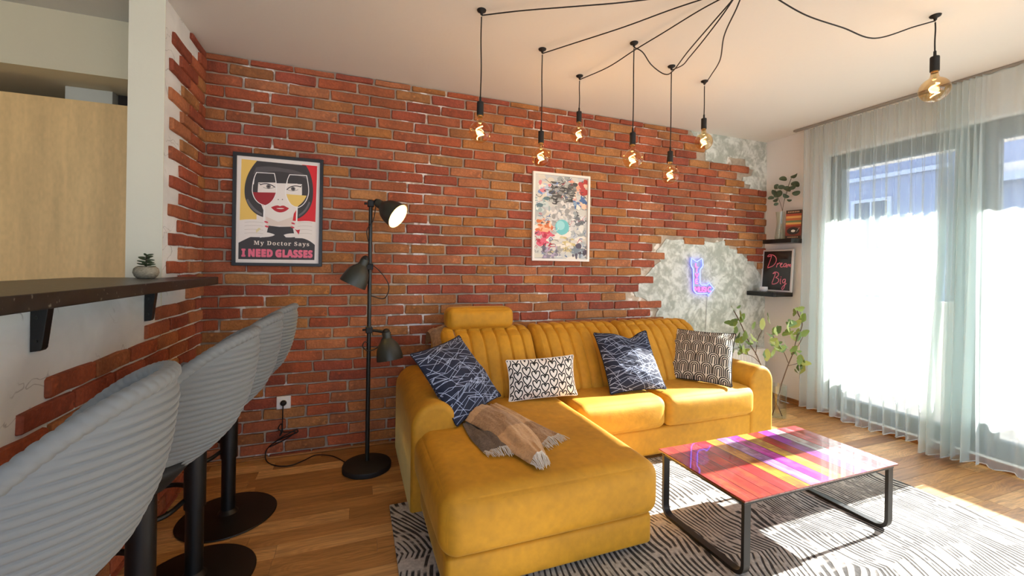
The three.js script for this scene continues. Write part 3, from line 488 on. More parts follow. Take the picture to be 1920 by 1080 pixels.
// ---------------------------------------------------------------- floor lamp with three heads
{
  const LX = 0.99, LZ = 0.36, t = thing('floor_lamp', 'dark metal floor lamp with three bell shaped spotlights beside the sofa', 'lamp', [LX, 0, LZ]);
  const O = (g) => { g.translate(LX, 0, LZ); return g; };
  part(t, 'base', O(lathe([[0, 0], [0.142, 0], [0.147, 0.004], [0.147, 0.026], [0.142, 0.034], [0.03, 0.045], [0.014, 0.05], [0, 0.05]], 56)), M.matteBlack, 'heavy round black base');
  part(t, 'pole', O(cyl(0, 0.04, 1.69, 0, 0.0135, 0.0115, 20)), M.poleMetal);
  const bellP = [[0.0, 0.0], [0.024, 0.0], [0.0265, 0.004], [0.0265, 0.035], [0.031, 0.043], [0.045, 0.058], [0.061, 0.08], [0.071, 0.105], [0.078, 0.14], [0.081, 0.172], [0.079, 0.172], [0.076, 0.14], [0.069, 0.106], [0.059, 0.083], [0.044, 0.062], [0.02, 0.05], [0, 0.05]];
  const bell = () => lathe(bellP.slice(0, 10), 44), inside = () => lathe(bellP.slice(9), 44);
  const glowM = new THREE.MeshPhysicalMaterial({ color: 0xfff3c4, roughness: 0.6, emissive: new THREE.Color(1.0, 0.8, 0.36), emissiveIntensity: 0.8 });
  const head = (neck, dir, on, jointY, cordPts) => {
    const d = new V3(...dir).normalize(), q = new THREE.Quaternion().setFromUnitVectors(new V3(0, 1, 0), d), put = (g) => { g.applyQuaternion(q); g.translate(...neck); return g; };
    const h = part(t, 'lamp_head', put(bell()), M.lampMetal);
    part(h, 'reflector', put(inside()), M.lampInside, 'white inside of the shade');
    const bulb = new THREE.SphereGeometry(0.03, 20, 14); bulb.translate(0, 0.092, 0); part(h, 'bulb', put(bulb), on ? glowM : M.lampInside);
    if (on) { const l = new THREE.PointLight(0xffd880, 0.11); l.position.copy(new V3(...neck).addScaledVector(d, 0.092)); l.castShadow = true; l.shadow.radius = 1.4; scene.add(l); }
    part(t, 'clamp', merge([(() => { const g = rbox(LX - 0.02, LX + 0.02, jointY - 0.02, jointY + 0.02, LZ - 0.02, LZ + 0.02, 0.006); return g; })(), tube([[LX, jointY, LZ], [...new V3(LX, jointY, LZ).lerp(new V3(...neck), 0.5).toArray()], neck], 0.009, 12, 10), (() => { const g = new THREE.SphereGeometry(0.0235, 18, 12); g.translate(...neck); return g; })(), (() => { const g = cyl(LX - 0.03, jointY - 0.006, jointY + 0.006, LZ, 0.009); return g; })()]), M.matteBlack);
    part(t, 'cable', tube(cordPts, 0.0032, 60, 6), M.cord);
  };
  head([1.028, 1.672, 0.385], [0.70, -0.52, 0.5], true, 1.665, [[1.02, 1.655, 0.38], [1.005, 1.56, 0.39], [0.97, 1.5, 0.39], [0.975, 1.44, 0.375], [0.985, 1.42, 0.372]]);
  head([0.962, 1.315, 0.40], [-0.42, -0.9, -0.02], true, 1.27, [[0.975, 1.3, 0.4], [1.05, 1.24, 0.39], [1.105, 1.15, 0.38], [1.08, 1.07, 0.37], [1.0, 1.085, 0.368]]);
  head([1.092, 0.858, 0.40], [0.14, -0.98, 0.12], false, 0.872, [[1.08, 0.85, 0.4], [1.045, 0.77, 0.4], [0.99, 0.745, 0.39], [0.955, 0.77, 0.38], [0.965, 0.8, 0.375], [0.985, 0.79, 0.372]]);
  part(t, 'power_cord', tube([[0.872, 0.012, 0.28], [0.80, 0.006, 0.15], [0.745, 0.006, 0.1], [0.67, 0.006, 0.075], [0.61, 0.006, 0.13], [0.54, 0.006, 0.18], [0.46, 0.006, 0.16], [0.39, 0.008, 0.08], [0.375, 0.05, 0.04], [0.40, 0.09, 0.034], [0.46, 0.125, 0.034], [0.52, 0.145, 0.038], [0.56, 0.16, 0.036], [0.55, 0.175, 0.034], [0.49, 0.15, 0.04], [0.43, 0.115, 0.042], [0.395, 0.085, 0.04], [0.44, 0.1, 0.036], [0.5, 0.13, 0.044], [0.545, 0.165, 0.042], [0.48, 0.17, 0.036], [0.445, 0.195, 0.034], [0.462, 0.225, 0.034], [0.47, 0.18, 0.04], [0.455, 0.15, 0.044], [0.468, 0.2, 0.04], [0.47, 0.28, 0.038], [0.472, 0.345, 0.046]], 0.0035, 420, 7), M.cord);
  { const g = lathe([[0, 0], [0.017, 0], [0.0175, 0.014], [0.013, 0.024], [0.006, 0.03], [0, 0.03]], 24); g.rotateX(Math.PI / 2); g.translate(0.472, 0.36, 0.0245); part(t, 'plug', g, M.matteBlack, 'round black plug in the wall socket'); }
}

// ---------------------------------------------------------------- corner sofa
{
  const s = thing('corner_sofa', 'mustard yellow velvet corner sofa with channel tufted back', 'sofa', [2.5, 0, 0.8]);
  part(s, 'base', puff(2.1, 3.68, 0.035, 0.222, 0.1, 0.862, 0.014, [0, 0, 0.004], [20, 6, 10]), M.velvet);
  part(s, 'chaise_base', puff(1.238, 2.188, 0.03, 0.172, 0.1, 1.585, 0.02, [0.004, 0, 0.006], [20, 6, 24]), M.velvet);
  const rip = (a, tx, ty, tz) => { if (ty > 0.6) a.y += 0.004 * (fbm(a.x * 0.5 + 3, a.z * 0.5 + 3, 9, 9, 3, 201) - 0.5) * 2; };
  part(s, 'chaise_cushion', puff(1.215, 2.212, 0.168, 0.418, 0.45, 1.625, 0.075, [0.014, 0.012, 0.012], [64, 26, 76], rip), M.velvet);
  for (const [a, b] of [[2.196, 2.866], [2.866, 3.668]]) part(s, 'seat_cushion', puff(a + 0.001, b - 0.001, 0.222, 0.424, 0.45, 0.905, 0.055, [0.0, 0.014, 0.014], [36, 16, 28], rip), M.velvet);
  part(s, 'back_frame', puff(1.43, 3.7, 0.2, 0.79, 0.045, 0.2, 0.03, [0, 0, 0], [24, 10, 6]), M.velvet);
  const arm = (x0, x1, top, z0, z1) => { // soft rounded arm
    const w = x1 - x0, sh = new THREE.Shape(), rr = w / 2 - 0.02; sh.moveTo(-w / 2 + 0.03, 0); sh.lineTo(w / 2 - 0.03, 0); sh.lineTo(w / 2 - 0.03, top - rr - 0.03); sh.absellipse(0, top - rr - 0.03, w / 2 - 0.03, rr, 0, Math.PI, false); sh.lineTo(-w / 2 + 0.03, 0);
    const g = new THREE.ExtrudeGeometry(sh, { depth: z1 - z0 - 0.06, bevelEnabled: true, bevelSize: 0.03, bevelThickness: 0.03, bevelSegments: 7, curveSegments: 26, steps: 8 }); g.translate((x0 + x1) / 2, 0.03, z0 + 0.03); const q = smooth(g); return q; };
  part(s, 'armrest', arm(1.185, 1.432, 0.535, 0.06, 0.965), M.velvet);
  part(s, 'armrest', arm(3.652, 3.885, 0.535, 0.06, 0.875), M.velvet);
  for (const [a, b, n] of [[1.452, 2.112, 7], [2.122, 2.852, 8], [2.862, 3.6, 8]]) part(s, 'back_cushion', puff(a, b, 0.4, 0.852, 0.40, 0.60, 0.065, [0.0, 0.006, 0.022], [n * 24, 30, 12], (p, tx, ty, tz) => {
    const w = b - a, ph = (p.x + w / 2) / w * n, d = Math.abs(ph - Math.round(ph)) * (w / n), edge = Math.round(ph) <= 0 || Math.round(ph) >= n ? 0 : 1, gr = (0.012 * Math.exp(-(d * d) / (0.0055 * 0.0055)) + 0.012 * Math.exp(-d / 0.022)) * edge + 0.004 * (1 - Math.cos(2 * Math.PI * ph)) * 0 ;
    const top = sm(0.4, 1, ty), front = sm(-0.2, 0.6, tz); p.z -= gr * front * (1 - 0.5 * top); p.y -= gr * top * (tz > -0.9 ? 1 : 0);
    p.z -= (ty + 1) / 2 * 0.26 - 0.02 * (1 - ty * ty);
  }), M.velvet);
  const hr = part(s, 'headrest', puff(1.5, 1.985, 0.835, 0.988, 0.15, 0.32, 0.048, [0.004, 0.004, 0.016], [28, 18, 18]), M.velvet, 'bolster headrest');
  part(hr, 'bracket', merge([cyl(1.6, 0.7, 0.87, 0.22, 0.008), cyl(1.88, 0.7, 0.87, 0.22, 0.008)]), M.poleMetal);
  for (const [x, z, y] of [[1.3, 0.15, 0], [1.3, 1.5, 0.0115], [2.1, 1.5, 0.0115], [3.78, 0.15, 0], [3.78, 0.78, 0]]) part(s, 'foot', cyl(x, y, 0.045, z, 0.022, 0.026, 16), M.matteBlack);
}

// ---------------------------------------------------------------- cushions
function pillowGeo(w, h, t, seed, dent = 0) {
  const n = 40, pos = [], uv = [], idx = [], r = rng(seed), s1 = r() * 50;
  for (const side of [1, -1]) {
    const o = pos.length / 3;
    for (let j = 0; j <= n; j++) for (let i = 0; i <= n; i++) {
      const u = i / n * 2 - 1, v = j / n * 2 - 1, e = Math.pow(Math.max(0, 1 - Math.pow(Math.abs(u), 2.4)), 0.6) * Math.pow(Math.max(0, 1 - Math.pow(Math.abs(v), 2.4)), 0.6);
      let x = w / 2 * u * (1 - 0.055 * (1 - v * v) * u * u), y = h / 2 * v * (1 - 0.055 * (1 - u * u) * v * v);
      y -= dent * Math.exp(-((u - 0.25) * (u - 0.25)) / 0.12) * sm(0.1, 1, v);
      const wr = (fbm(u * 0.5 + 0.5 + s1, v * 0.5 + 0.5, 5, 5, 3, seed) - 0.5) * 0.02 * sm(0, 0.5, e);
      pos.push(x, y, side * (t / 2 * e + wr * (side > 0 ? 1 : 0.5))); uv.push(side > 0 ? i / n : 1 - i / n, j / n);
    }
    for (let j = 0; j < n; j++) for (let i = 0; i < n; i++) { const a = o + j * (n + 1) + i, b = a + 1, c = a + n + 1, d = c + 1; side > 0 ? idx.push(a, b, c, b, d, c) : idx.push(a, c, b, b, c, d); }
  }
  const g = new THREE.BufferGeometry(); g.setAttribute('position', new THREE.Float32BufferAttribute(pos, 3)); g.setAttribute('uv', new THREE.Float32BufferAttribute(uv, 2)); g.setIndex(idx); g.computeVertexNormals(); return g;
}
function pillow(label, c, X, Y, w, h, t, m, seed, dent, edgeM) {
  const x = new V3(...X).normalize(), y = new V3(...Y), z = new V3().crossVectors(x, y).normalize(); y.crossVectors(z, x);
  const p = thing('throw_pillow', label, 'pillow', c, 'throw pillows on the yellow sofa'); p.quaternion.setFromRotationMatrix(new THREE.Matrix4().makeBasis(x, y, z));
  part(p, 'cover', pillowGeo(w, h, t, seed, dent), m, undefined, true);
  const k = []; for (let i = 0; i < 4; i++) for (let q = 0; q < 12; q++) { const a = q / 12 * 2 - 1, [u, v] = [[a, -1], [1, a], [-a, 1], [-1, -a]][i]; let xx = w / 2 * u * (1 - 0.055 * (1 - v * v) * u * u), yy = h / 2 * v * (1 - 0.055 * (1 - u * u) * v * v); yy -= dent * Math.exp(-((u - 0.25) * (u - 0.25)) / 0.12) * sm(0.1, 1, v); k.push(new V3(xx, yy, 0)); }
  part(p, 'piping', tube(k, 0.0035, 160, 6, true), edgeM, undefined, true);
}
const navyT = canvasTex(1024, 1024, (c, W) => {
  c.fillStyle = '#151d33'; c.fillRect(0, 0, W, W); const r = rng(808);
  for (let i = 0; i < 26000; i++) { c.fillStyle = r() < 0.5 ? 'rgba(40,54,86,.5)' : 'rgba(10,14,26,.5)'; c.fillRect(r() * W, r() * W, 3, 2); }
  c.strokeStyle = '#aab7d0'; c.lineWidth = 5.5; c.lineJoin = 'miter'; c.miterLimit = 3;
  for (let row = 0; row < 23; row++) { // long sharp zigzags across the cloth
    let x = -80 - r() * 120, y = row * 48 - 20, up = row % 2 === 0; c.beginPath(); c.moveTo(x, y);
    while (x < W + 100) { const fwd = r() < 0.68; x += fwd ? 190 + r() * 150 : -(60 + r() * 90); y = row * 48 - 20 + (up ? -44 : 44) * (0.6 + r() * 0.8); c.lineTo(x, y); up = !up; }
    c.stroke();
  }
  for (let k = 0; k < 22; k++) { const x = -150 + k * 56 + r() * 30, y = r() * W, l = 150 + r() * 300, a = 0.95 + r() * 0.3; c.beginPath(); c.moveTo(x, y - l / 2); c.lineTo(x + Math.cos(a) * l, y - l / 2 + Math.sin(a) * l); c.stroke(); }
});
const heartT = canvasTex(1024, 576, (c, W, Hh) => {
  c.fillStyle = '#efe9e0'; c.fillRect(0, 0, W, Hh); c.strokeStyle = '#111'; c.lineWidth = 12; c.lineCap = c.lineJoin = 'round'; const r = rng(99); c.save(); c.scale(1.3, 1.3);
  const dx = 102, dy = 96; for (let row = -1; row < 7; row++) for (let col = -1; col < 11; col++) {
    const x = col * dx + (r() - 0.5) * 6, y = row * dy + (col % 2 ? dy / 2 : 0) + (r() - 0.5) * 6;
    c.beginPath(); c.moveTo(x, y + 22); c.bezierCurveTo(x - 16, y - 24, x - 52, y - 10, x - 44, y + 26); c.bezierCurveTo(x - 36, y + 58, x - 10, y + 72, x, y + 92); c.bezierCurveTo(x + 10, y + 72, x + 36, y + 58, x + 44, y + 26); c.bezierCurveTo(x + 52, y - 10, x + 16, y - 24, x, y + 22); c.stroke();
  }
  c.restore();
});
const archT = canvasTex(1024, 1024, (c, W) => {
  c.fillStyle = '#cfc6b6'; c.fillRect(0, 0, W, W); c.strokeStyle = '#15130f'; c.lineWidth = 17; c.lineCap = 'round'; const r = rng(55);
  for (let row = 0; row < 7; row++) { const y0 = row * 200 - 110, off = row % 2 ? 0 : 92; for (let k = -1; k < 7; k++) { const x = k * 184 + off + (r() - 0.5) * 8; c.fillStyle = '#cfc6b6'; c.beginPath(); c.moveTo(x - 92, y0 + 230); c.lineTo(x - 92, y0 + 90); c.arc(x, y0 + 90, 92, Math.PI, 0); c.lineTo(x + 92, y0 + 230); c.fill(); for (let q = 0; q < 3; q++) { const hw = 80 - q * 29, top = y0 + 12 + q * 32 + (r() - 0.5) * 6; c.beginPath(); c.moveTo(x - hw, y0 + 215); c.lineTo(x - hw + (r() - 0.5) * 5, top + hw); c.arc(x, top + hw, hw, Math.PI, 0); c.lineTo(x + hw, y0 + 215); c.stroke(); } } }
});
const navyM = mat(0xffffff, 0.85, { map: navyT, bumpMap: clothB, bumpScale: 0.001, sheen: 0.4, sheenRoughness: 0.6, sheenColor: new THREE.Color(0.5, 0.6, 0.9) }), heartM = mat(0xffffff, 0.9, { map: heartT }), archM = mat(0xffffff, 0.9, { map: archT });
pillow('navy pillow with white zigzag lines leaning on the sofa arm over the brown blanket', [1.479, 0.635, 0.733], [0.751, 0.087, -0.654], [-0.477, 0.757, -0.447], 0.46, 0.46, 0.15, navyM, 21, 0.0, mat(0x10172a, 0.9));
pillow('small oblong pillow with black hearts on white', [2.045, 0.565, 0.675], [0.98, 0.055, 0.17], [-0.08, 0.96, -0.2], 0.45, 0.255, 0.11, heartM, 22, 0.0, mat(0xe8e2d8, 0.9));
pillow('navy pillow with white zigzag lines standing against the middle of the sofa back', [2.735, 0.628, 0.655], [0.998, 0.005, 0.048], [0.03, 0.838, -0.545], 0.44, 0.44, 0.14, navyM, 23, 0.045, mat(0x10172a, 0.9));
pillow('black and beige pillow with nested arches beside the right sofa arm', [3.417, 0.615, 0.62], [0.607, -0.009, 0.795], [0.488, 0.794, -0.363], 0.46, 0.44, 0.14, archM, 24, 0.0, mat(0x1a1814, 0.9));

// ---------------------------------------------------------------- brown throw
{
  const plaidT = tex(512, 512, (u, v) => { const st = (x, a, b) => sm(a - 0.01, a + 0.01, x) - sm(b - 0.01, b + 0.01, x); const f = fbm(u, v, 90, 90, 2, 301), h = st(u, 0.0, 0.4) * 0.75, k = st(v, 0.1, 0.5) * 0.6; return mix3([196, 156, 112], [112, 84, 60], clamp((h + k) * 0.55 + (f - 0.5) * 0.5)); });
  const tan = mat(0xffffff, 0.95, { map: plaidT, sheen: 0.5, sheenColor: new THREE.Color(0.9, 0.75, 0.55), bumpMap: clothB, bumpScale: 0.002 }), greyM = mat(0x84766a, 0.95, { map: clothT, bumpMap: clothB, bumpScale: 0.002 });
  const t = thing('throw_blanket', 'brown plaid throw blanket with pale fringe spread on the sofa chaise', 'blanket', [1.63, 0.435, 1.1]);
  const fr = [], rr = rng(314);
  const strip = (Lf, Rt, nu, nv, arch, seed, fringe) => {
    const cl = new THREE.CatmullRomCurve3(Lf.map(p => new V3(...p))), cr = new THREE.CatmullRomCurve3(Rt.map(p => new V3(...p))), pos = [], uv = [], idx = [], len = cl.getLength();
    const P = (a, b) => { const l = cl.getPoint(a), r = cr.getPoint(a), w = l.distanceTo(r), p = l.lerp(r, b); p.y += arch * Math.pow(Math.max(0, Math.sin(Math.PI * b)), 0.7) * (0.7 + 0.5 * fbm(a, b, 3, 3, 2, seed)) + 0.034 * (fbm(a * 0.9 + 0.05, b * 0.9, 3, 6, 3, seed + 4) - 0.42) * sm(0, 0.15, b) * sm(1, 0.85, b); return [p, w]; };
    for (let i = 0; i <= nu; i++) for (let j = 0; j <= nv; j++) { const [p, w] = P(i / nu, j / nv); pos.push(p.x, p.y, p.z); uv.push(i / nu * len * 1.7 + seed * 0.13, j / nv * w * 1.9 + seed * 0.07); }
    for (let i = 0; i < nu; i++) for (let j = 0; j < nv; j++) { const a = i * (nv + 1) + j, b = a + 1, c = a + nv + 1, d = c + 1; idx.push(a, b, c, b, d, c); }
    if (fringe) for (let k = 0; k < fringe; k++) { const b = (k + rr() * 0.8) / fringe, [p] = P(1, b), [q] = P(0.93, b), d = p.clone().sub(q).setY(0).normalize(), e = p.clone().addScaledVector(d, 0.035 + rr() * 0.03).add(new V3((rr() - 0.5) * 0.02, 0, (rr() - 0.5) * 0.02)); e.y = 0.4365 + rr() * 0.004; const mid = p.clone().lerp(e, 0.5); mid.y = Math.max(0.439, (p.y + e.y) / 2 + 0.002); fr.push(tube([p, mid, e], 0.0016, 5, 4)); }
    const g = new THREE.BufferGeometry(); g.setAttribute('position', new THREE.Float32BufferAttribute(pos, 3)); g.setAttribute('uv', new THREE.Float32BufferAttribute(uv, 2)); g.setIndex(idx); g.computeVertexNormals(); return g;
  };
  part(t, 'underside_fold', strip([[1.452, 0.437, 0.96], [1.445, 0.436, 1.15], [1.46, 0.436, 1.315]], [[1.55, 0.44, 0.9], [1.57, 0.442, 1.1], [1.60, 0.44, 1.34]], 30, 14, 0.012, 4, 46), greyM, 'grey woven underside');
  part(t, 'cloth', merge([
    strip([[1.47, 0.45, 0.95], [1.525, 0.452, 1.12], [1.565, 0.447, 1.34], [1.615, 0.44, 1.50]], [[1.66, 0.455, 0.77], [1.725, 0.462, 1.0], [1.755, 0.452, 1.24], [1.715, 0.441, 1.46]], 44, 26, 0.03, 7, 60),
    strip([[1.64, 0.446, 0.79], [1.705, 0.449, 1.05], [1.745, 0.442, 1.33]], [[1.735, 0.439, 0.70], [1.81, 0.438, 0.98], [1.885, 0.437, 1.245]], 34, 16, 0.012, 11, 60),
    strip([[1.39, 0.70, 0.06], [1.385, 0.80, 0.13], [1.39, 0.812, 0.24], [1.40, 0.70, 0.38], [1.42, 0.55, 0.55], [1.46, 0.45, 0.8], [1.47, 0.448, 0.96]], [[1.55, 0.72, 0.05], [1.56, 0.842, 0.12], [1.565, 0.86, 0.2], [1.57, 0.76, 0.41], [1.60, 0.6, 0.58], [1.66, 0.455, 0.7], [1.66, 0.455, 0.78]], 60, 18, 0.014, 3, 0),
  ]), tan);
  const f = part(t, 'fringe', merge(fr), mat(0xd8cfc2, 0.95), 'pale wool fringe'); f.userData.kind = 'stuff';
}

// ---------------------------------------------------------------- rug and coffee table
{
  const X0 = 1.09, X1 = 4.03, Z0 = 0.84, Z1 = 2.9, rw = X1 - X0, rh = Z1 - Z0;
  const stripe = (u, v) => { // dark grain lines running away from the brick wall, swirling like wood
    const x = u * rw, z = v * rh, rg = (f, g, q) => Math.abs(fbm(u * 0.93, v * 0.93, f, g, 2, q) - 0.5) * 2;
    const a = rg(4, 3, 331), b = fbm(u * 0.9, v * 0.9, 7, 4, 2, 337) - 0.5, k = fbm(u * 0.9, v * 0.9, 2, 2, 2, 341) - 0.5, c = rg(9, 5, 343);
    const q = (x + 0.5 * z * k + a * 0.26 + b * 0.08 + c * 0.05) / 0.0255, fq = q - Math.floor(q), id = Math.floor(q), wd = 0.13 + 0.13 * hash(id, 3, 5) + 0.2 * (fbm(u, v, 20, 40, 2, 347) - 0.5);
    let l = sm(wd + 0.07, wd - 0.02, Math.abs(fq - 0.5)); l *= sm(0.34, 0.5, fbm(u + hash(id, 1, 2), v, 6, 34, 3, 351) + 0.05); return l; };
  const rugT = tex(2048, 1434, (u, v) => { const l = stripe(u, v), f = fbm(u, v, 300, 220, 2, 361), c = 178 + 44 * (f - 0.5); return mix3([c, c * 0.975, c * 0.93], [30, 28, 27], l * (0.82 + 0.3 * (f - 0.5))); });
  const rugB = tex(1024, 717, (u, v) => 255 * clamp(0.75 - 0.5 * stripe(u, v) + 0.25 * (fbm(u, v, 300, 200, 2, 367) - 0.5)), false);
  const g = new RoundedBoxGeometry(rw, 0.011, rh, 2, 0.005); g.translate((X0 + X1) / 2, 0.0055, (Z0 + Z1) / 2);
  const p = g.attributes.position, uv = new Float32Array(p.count * 2); for (let i = 0; i < p.count; i++) { uv[i * 2] = (p.getX(i) - X0) / rw; uv[i * 2 + 1] = (p.getZ(i) - Z0) / rh; } g.setAttribute('uv', new THREE.BufferAttribute(uv, 2));
  solo('area_rug', 'cream rug with dark swirling wood-grain lines', 'rug', [(X0 + X1) / 2, 0, (Z0 + Z1) / 2], g, mat(0xffffff, 0.95, { map: rugT, bumpMap: rugB, bumpScale: 0.004 }));
}
{
  const X0 = 2.395, X1 = 3.41, Z0 = 1.372, Z1 = 1.89, Y = 0.345;
  const boards = ['#b0201f', '#c43620', '#b51f22', '#bd2428', '#cf8f30', '#9a68b8', '#b92ca6', '#dcb232', '#bd2f24', '#a338b2', '#c2c6d2', '#c2343f', '#b42834'];
  const printT = canvasTex(1300, 660, (c, W, Hh) => { // flat print of painted boards under the glass
    const r = rng(71), bw = W / boards.length;
    boards.forEach((col, i) => { c.fillStyle = col; c.fillRect(i * bw, 0, bw + 1, Hh);
      const alt = ['#e86a3a', '#8c1f22', '#e0542c', '#a8282a', '#c07a2a', '#cdb6dc', '#e06ad0', '#f2d66a', '#8f2420', '#7a3f9a', '#f2f2f4', '#f2a8b0', '#f0b8bc'][i];
      for (let k = 0; k < 60; k++) { c.globalAlpha = 0.1 + r() * 0.18; c.fillStyle = r() < 0.65 ? alt : '#5b1a16'; const y = r() * Hh, w = 4 + r() * bw * 0.8; c.fillRect(i * bw + r() * (bw - w * 0.5), y, Math.min(w, bw), 20 + r() * 160); }
      for (let k = 0; k < 60; k++) { c.globalAlpha = 0.16; c.fillStyle = r() < 0.7 ? '#2a0e0c' : '#fff'; c.fillRect(i * bw + r() * bw, r() * Hh, 1 + r() * 2, 30 + r() * 150); }
      c.globalAlpha = 1; c.fillStyle = '#1a0907'; c.fillRect(i * bw - 3, 0, 6, Hh); });
  });
  const t = thing('coffee_table', 'low coffee table with glossy glass top printed as colourful painted boards', 'table', [(X0 + X1) / 2, 0.011, (Z0 + Z1) / 2]);
  const g = new THREE.PlaneGeometry(X1 - X0 - 0.004, Z1 - Z0 - 0.004); g.rotateX(-Math.PI / 2); g.translate((X0 + X1) / 2, Y + 0.0002, (Z0 + Z1) / 2);
  part(t, 'glass_top', rbox(X0, X1, Y - 0.008, Y, Z0, Z1, 0.002), mat(0x6b1f1c, 0.1, { clearcoat: 1, clearcoatRoughness: 0.02 }), 'glass plate');
  part(t, 'printed_boards', g, mat(0xffffff, 0.4, { map: printT, clearcoat: 1, clearcoatRoughness: 0.01, ior: 1.5 }), 'print of red, yellow, magenta, lilac and white boards');
  const fr = (a, b, c, d) => rbox(a, b, Y - 0.026, Y - 0.008, c, d, 0.003);
  part(t, 'frame', merge([fr(X0 + 0.012, X1 - 0.012, Z0 + 0.012, Z0 + 0.03), fr(X0 + 0.012, X1 - 0.012, Z1 - 0.03, Z1 - 0.012), fr(X0 + 0.012, X0 + 0.03, Z0 + 0.03, Z1 - 0.03), fr(X1 - 0.03, X1 - 0.012, Z0 + 0.03, Z1 - 0.03)]), M.black, 'thin black steel frame');
  for (const x of [X0 + 0.016, X1 - 0.05]) { // flat-bar loops
    const w = Z1 - Z0 - 0.03, h = Y - 0.026 - 0.012, s = new THREE.Shape(), q = new THREE.Path(), R = 0.06, T = 0.013;
    s.moveTo(0, h); s.lineTo(0, R); s.quadraticCurveTo(0, 0, R, 0); s.lineTo(w - R, 0); s.quadraticCurveTo(w, 0, w, R); s.lineTo(w, h); s.lineTo(w - T, h); s.lineTo(w - T, R); s.quadraticCurveTo(w - T, T, w - R, T); s.lineTo(R, T); s.quadraticCurveTo(T, T, T, R); s.lineTo(T, h); s.closePath(); void q;
    const e = extr(s, 0.034, 0.0012, 10); e.rotateY(-Math.PI / 2); e.translate(x + 0.034, 0.0125, Z0 + 0.015); part(t, 'leg', e, M.black, 'black flat steel loop leg');
  }
}

// ---------------------------------------------------------------- neon sign on the plaster
{
  const t = thing('neon_sign', 'glowing neon arrow sign reading LIVE MUSIC on the plaster', 'neon sign', [4.01, 1.02, 0.01]);
  const Z = 0.038, out = [[3.87, 1.387], [3.935, 1.352], [4.0, 1.39], [4.012, 1.314], [3.976, 1.279], [3.979, 1.15], [3.994, 1.133], [4.078, 1.133], [4.085, 1.161], [4.153, 1.098], [4.08, 1.025], [4.079, 1.053], [3.941, 1.051], [3.905, 1.08], [3.897, 1.284], [3.868, 1.317]];
  const blue = new THREE.MeshPhysicalMaterial({ color: 0x8090e0, roughness: 0.4, emissive: new THREE.Color(0.11, 0.14, 1.0), emissiveIntensity: 2.6 }), pink = new THREE.MeshPhysicalMaterial({ color: 0xf080b0, roughness: 0.4, emissive: new THREE.Color(1.0, 0.1, 0.34), emissiveIntensity: 0.95 });
  const sh = new THREE.Shape(); const cx = 4.0, cy = 1.2; out.forEach((p, i) => { const q = [p[0] + Math.sign(p[0] - cx) * 0.006, p[1]]; i ? sh.lineTo(...q) : sh.moveTo(...q); }); sh.closePath(); void cy;
  const bg = extr(sh, 0.003, 0.001); bg.translate(0, 0, 0.026); part(t, 'backing_plate', bg, mat(0xdfe6f5, 0.1, { transmission: 0.85, thickness: 0, ior: 1.45 }), 'clear acrylic backing');
  part(t, 'outline_tube', poly(out.map(p => [...p, Z]), 0.0052, 8, true), blue, 'blue arrow outline');
  const LT = { L: [[[0, 1], [0, 0], [0.9, 0]]], I: [[[0.5, 1], [0.5, 0]]], V: [[[0, 1], [0.5, 0], [1, 1]]], E: [[[0.95, 1], [0, 1], [0, 0], [0.95, 0]], [[0, 0.5], [0.8, 0.5]]], M: [[[0, 0], [0, 1], [0.5, 0.35], [1, 1], [1, 0]]], U: [[[0, 1], [0, 0.2], [0.25, 0], [0.75, 0], [1, 0.2], [1, 1]]], S: [[[1, 0.85], [0.7, 1], [0.25, 1], [0, 0.8], [0.15, 0.58], [0.85, 0.42], [1, 0.2], [0.75, 0], [0.3, 0], [0, 0.15]]], C: [[[1, 0.85], [0.7, 1], [0.3, 1], [0, 0.7], [0, 0.3], [0.3, 0], [0.7, 0], [1, 0.15]]] };
  const put = (ch, x, y, w, h) => { const gs = LT[ch].map(s => poly(s.map(p => [x + p[0] * w, y + p[1] * h, Z]), 0.0043, 7)); part(t, 'letter_tube', merge(gs), pink, 'pink letter ' + ch); };
  put('L', 3.925, 1.302, 0.028, 0.038); put('I', 3.925, 1.253, 0.028, 0.038); put('V', 3.922, 1.203, 0.036, 0.04); put('E', 3.925, 1.148, 0.03, 0.042);
  put('M', 3.920, 1.068, 0.042, 0.05); put('U', 3.973, 1.068, 0.032, 0.046); put('S', 4.015, 1.068, 0.03, 0.044); put('I', 4.04, 1.068, 0.03, 0.044); put('C', 4.08, 1.068, 0.034, 0.044);
  part(t, 'cable', tube([[4.082, 1.03, 0.028], [4.09, 0.96, 0.014], [4.085, 0.8, 0.013], [4.08, 0.62, 0.013], [4.07, 0.53, 0.02]], 0.0022, 50, 6), mat(0xb9bdb4, 0.4));
  const l = new THREE.PointLight(0x7a55ff, 0.004); l.shadow.radius = 3; l.position.set(3.96, 1.17, 0.11); l.castShadow = true; scene.add(l);
}

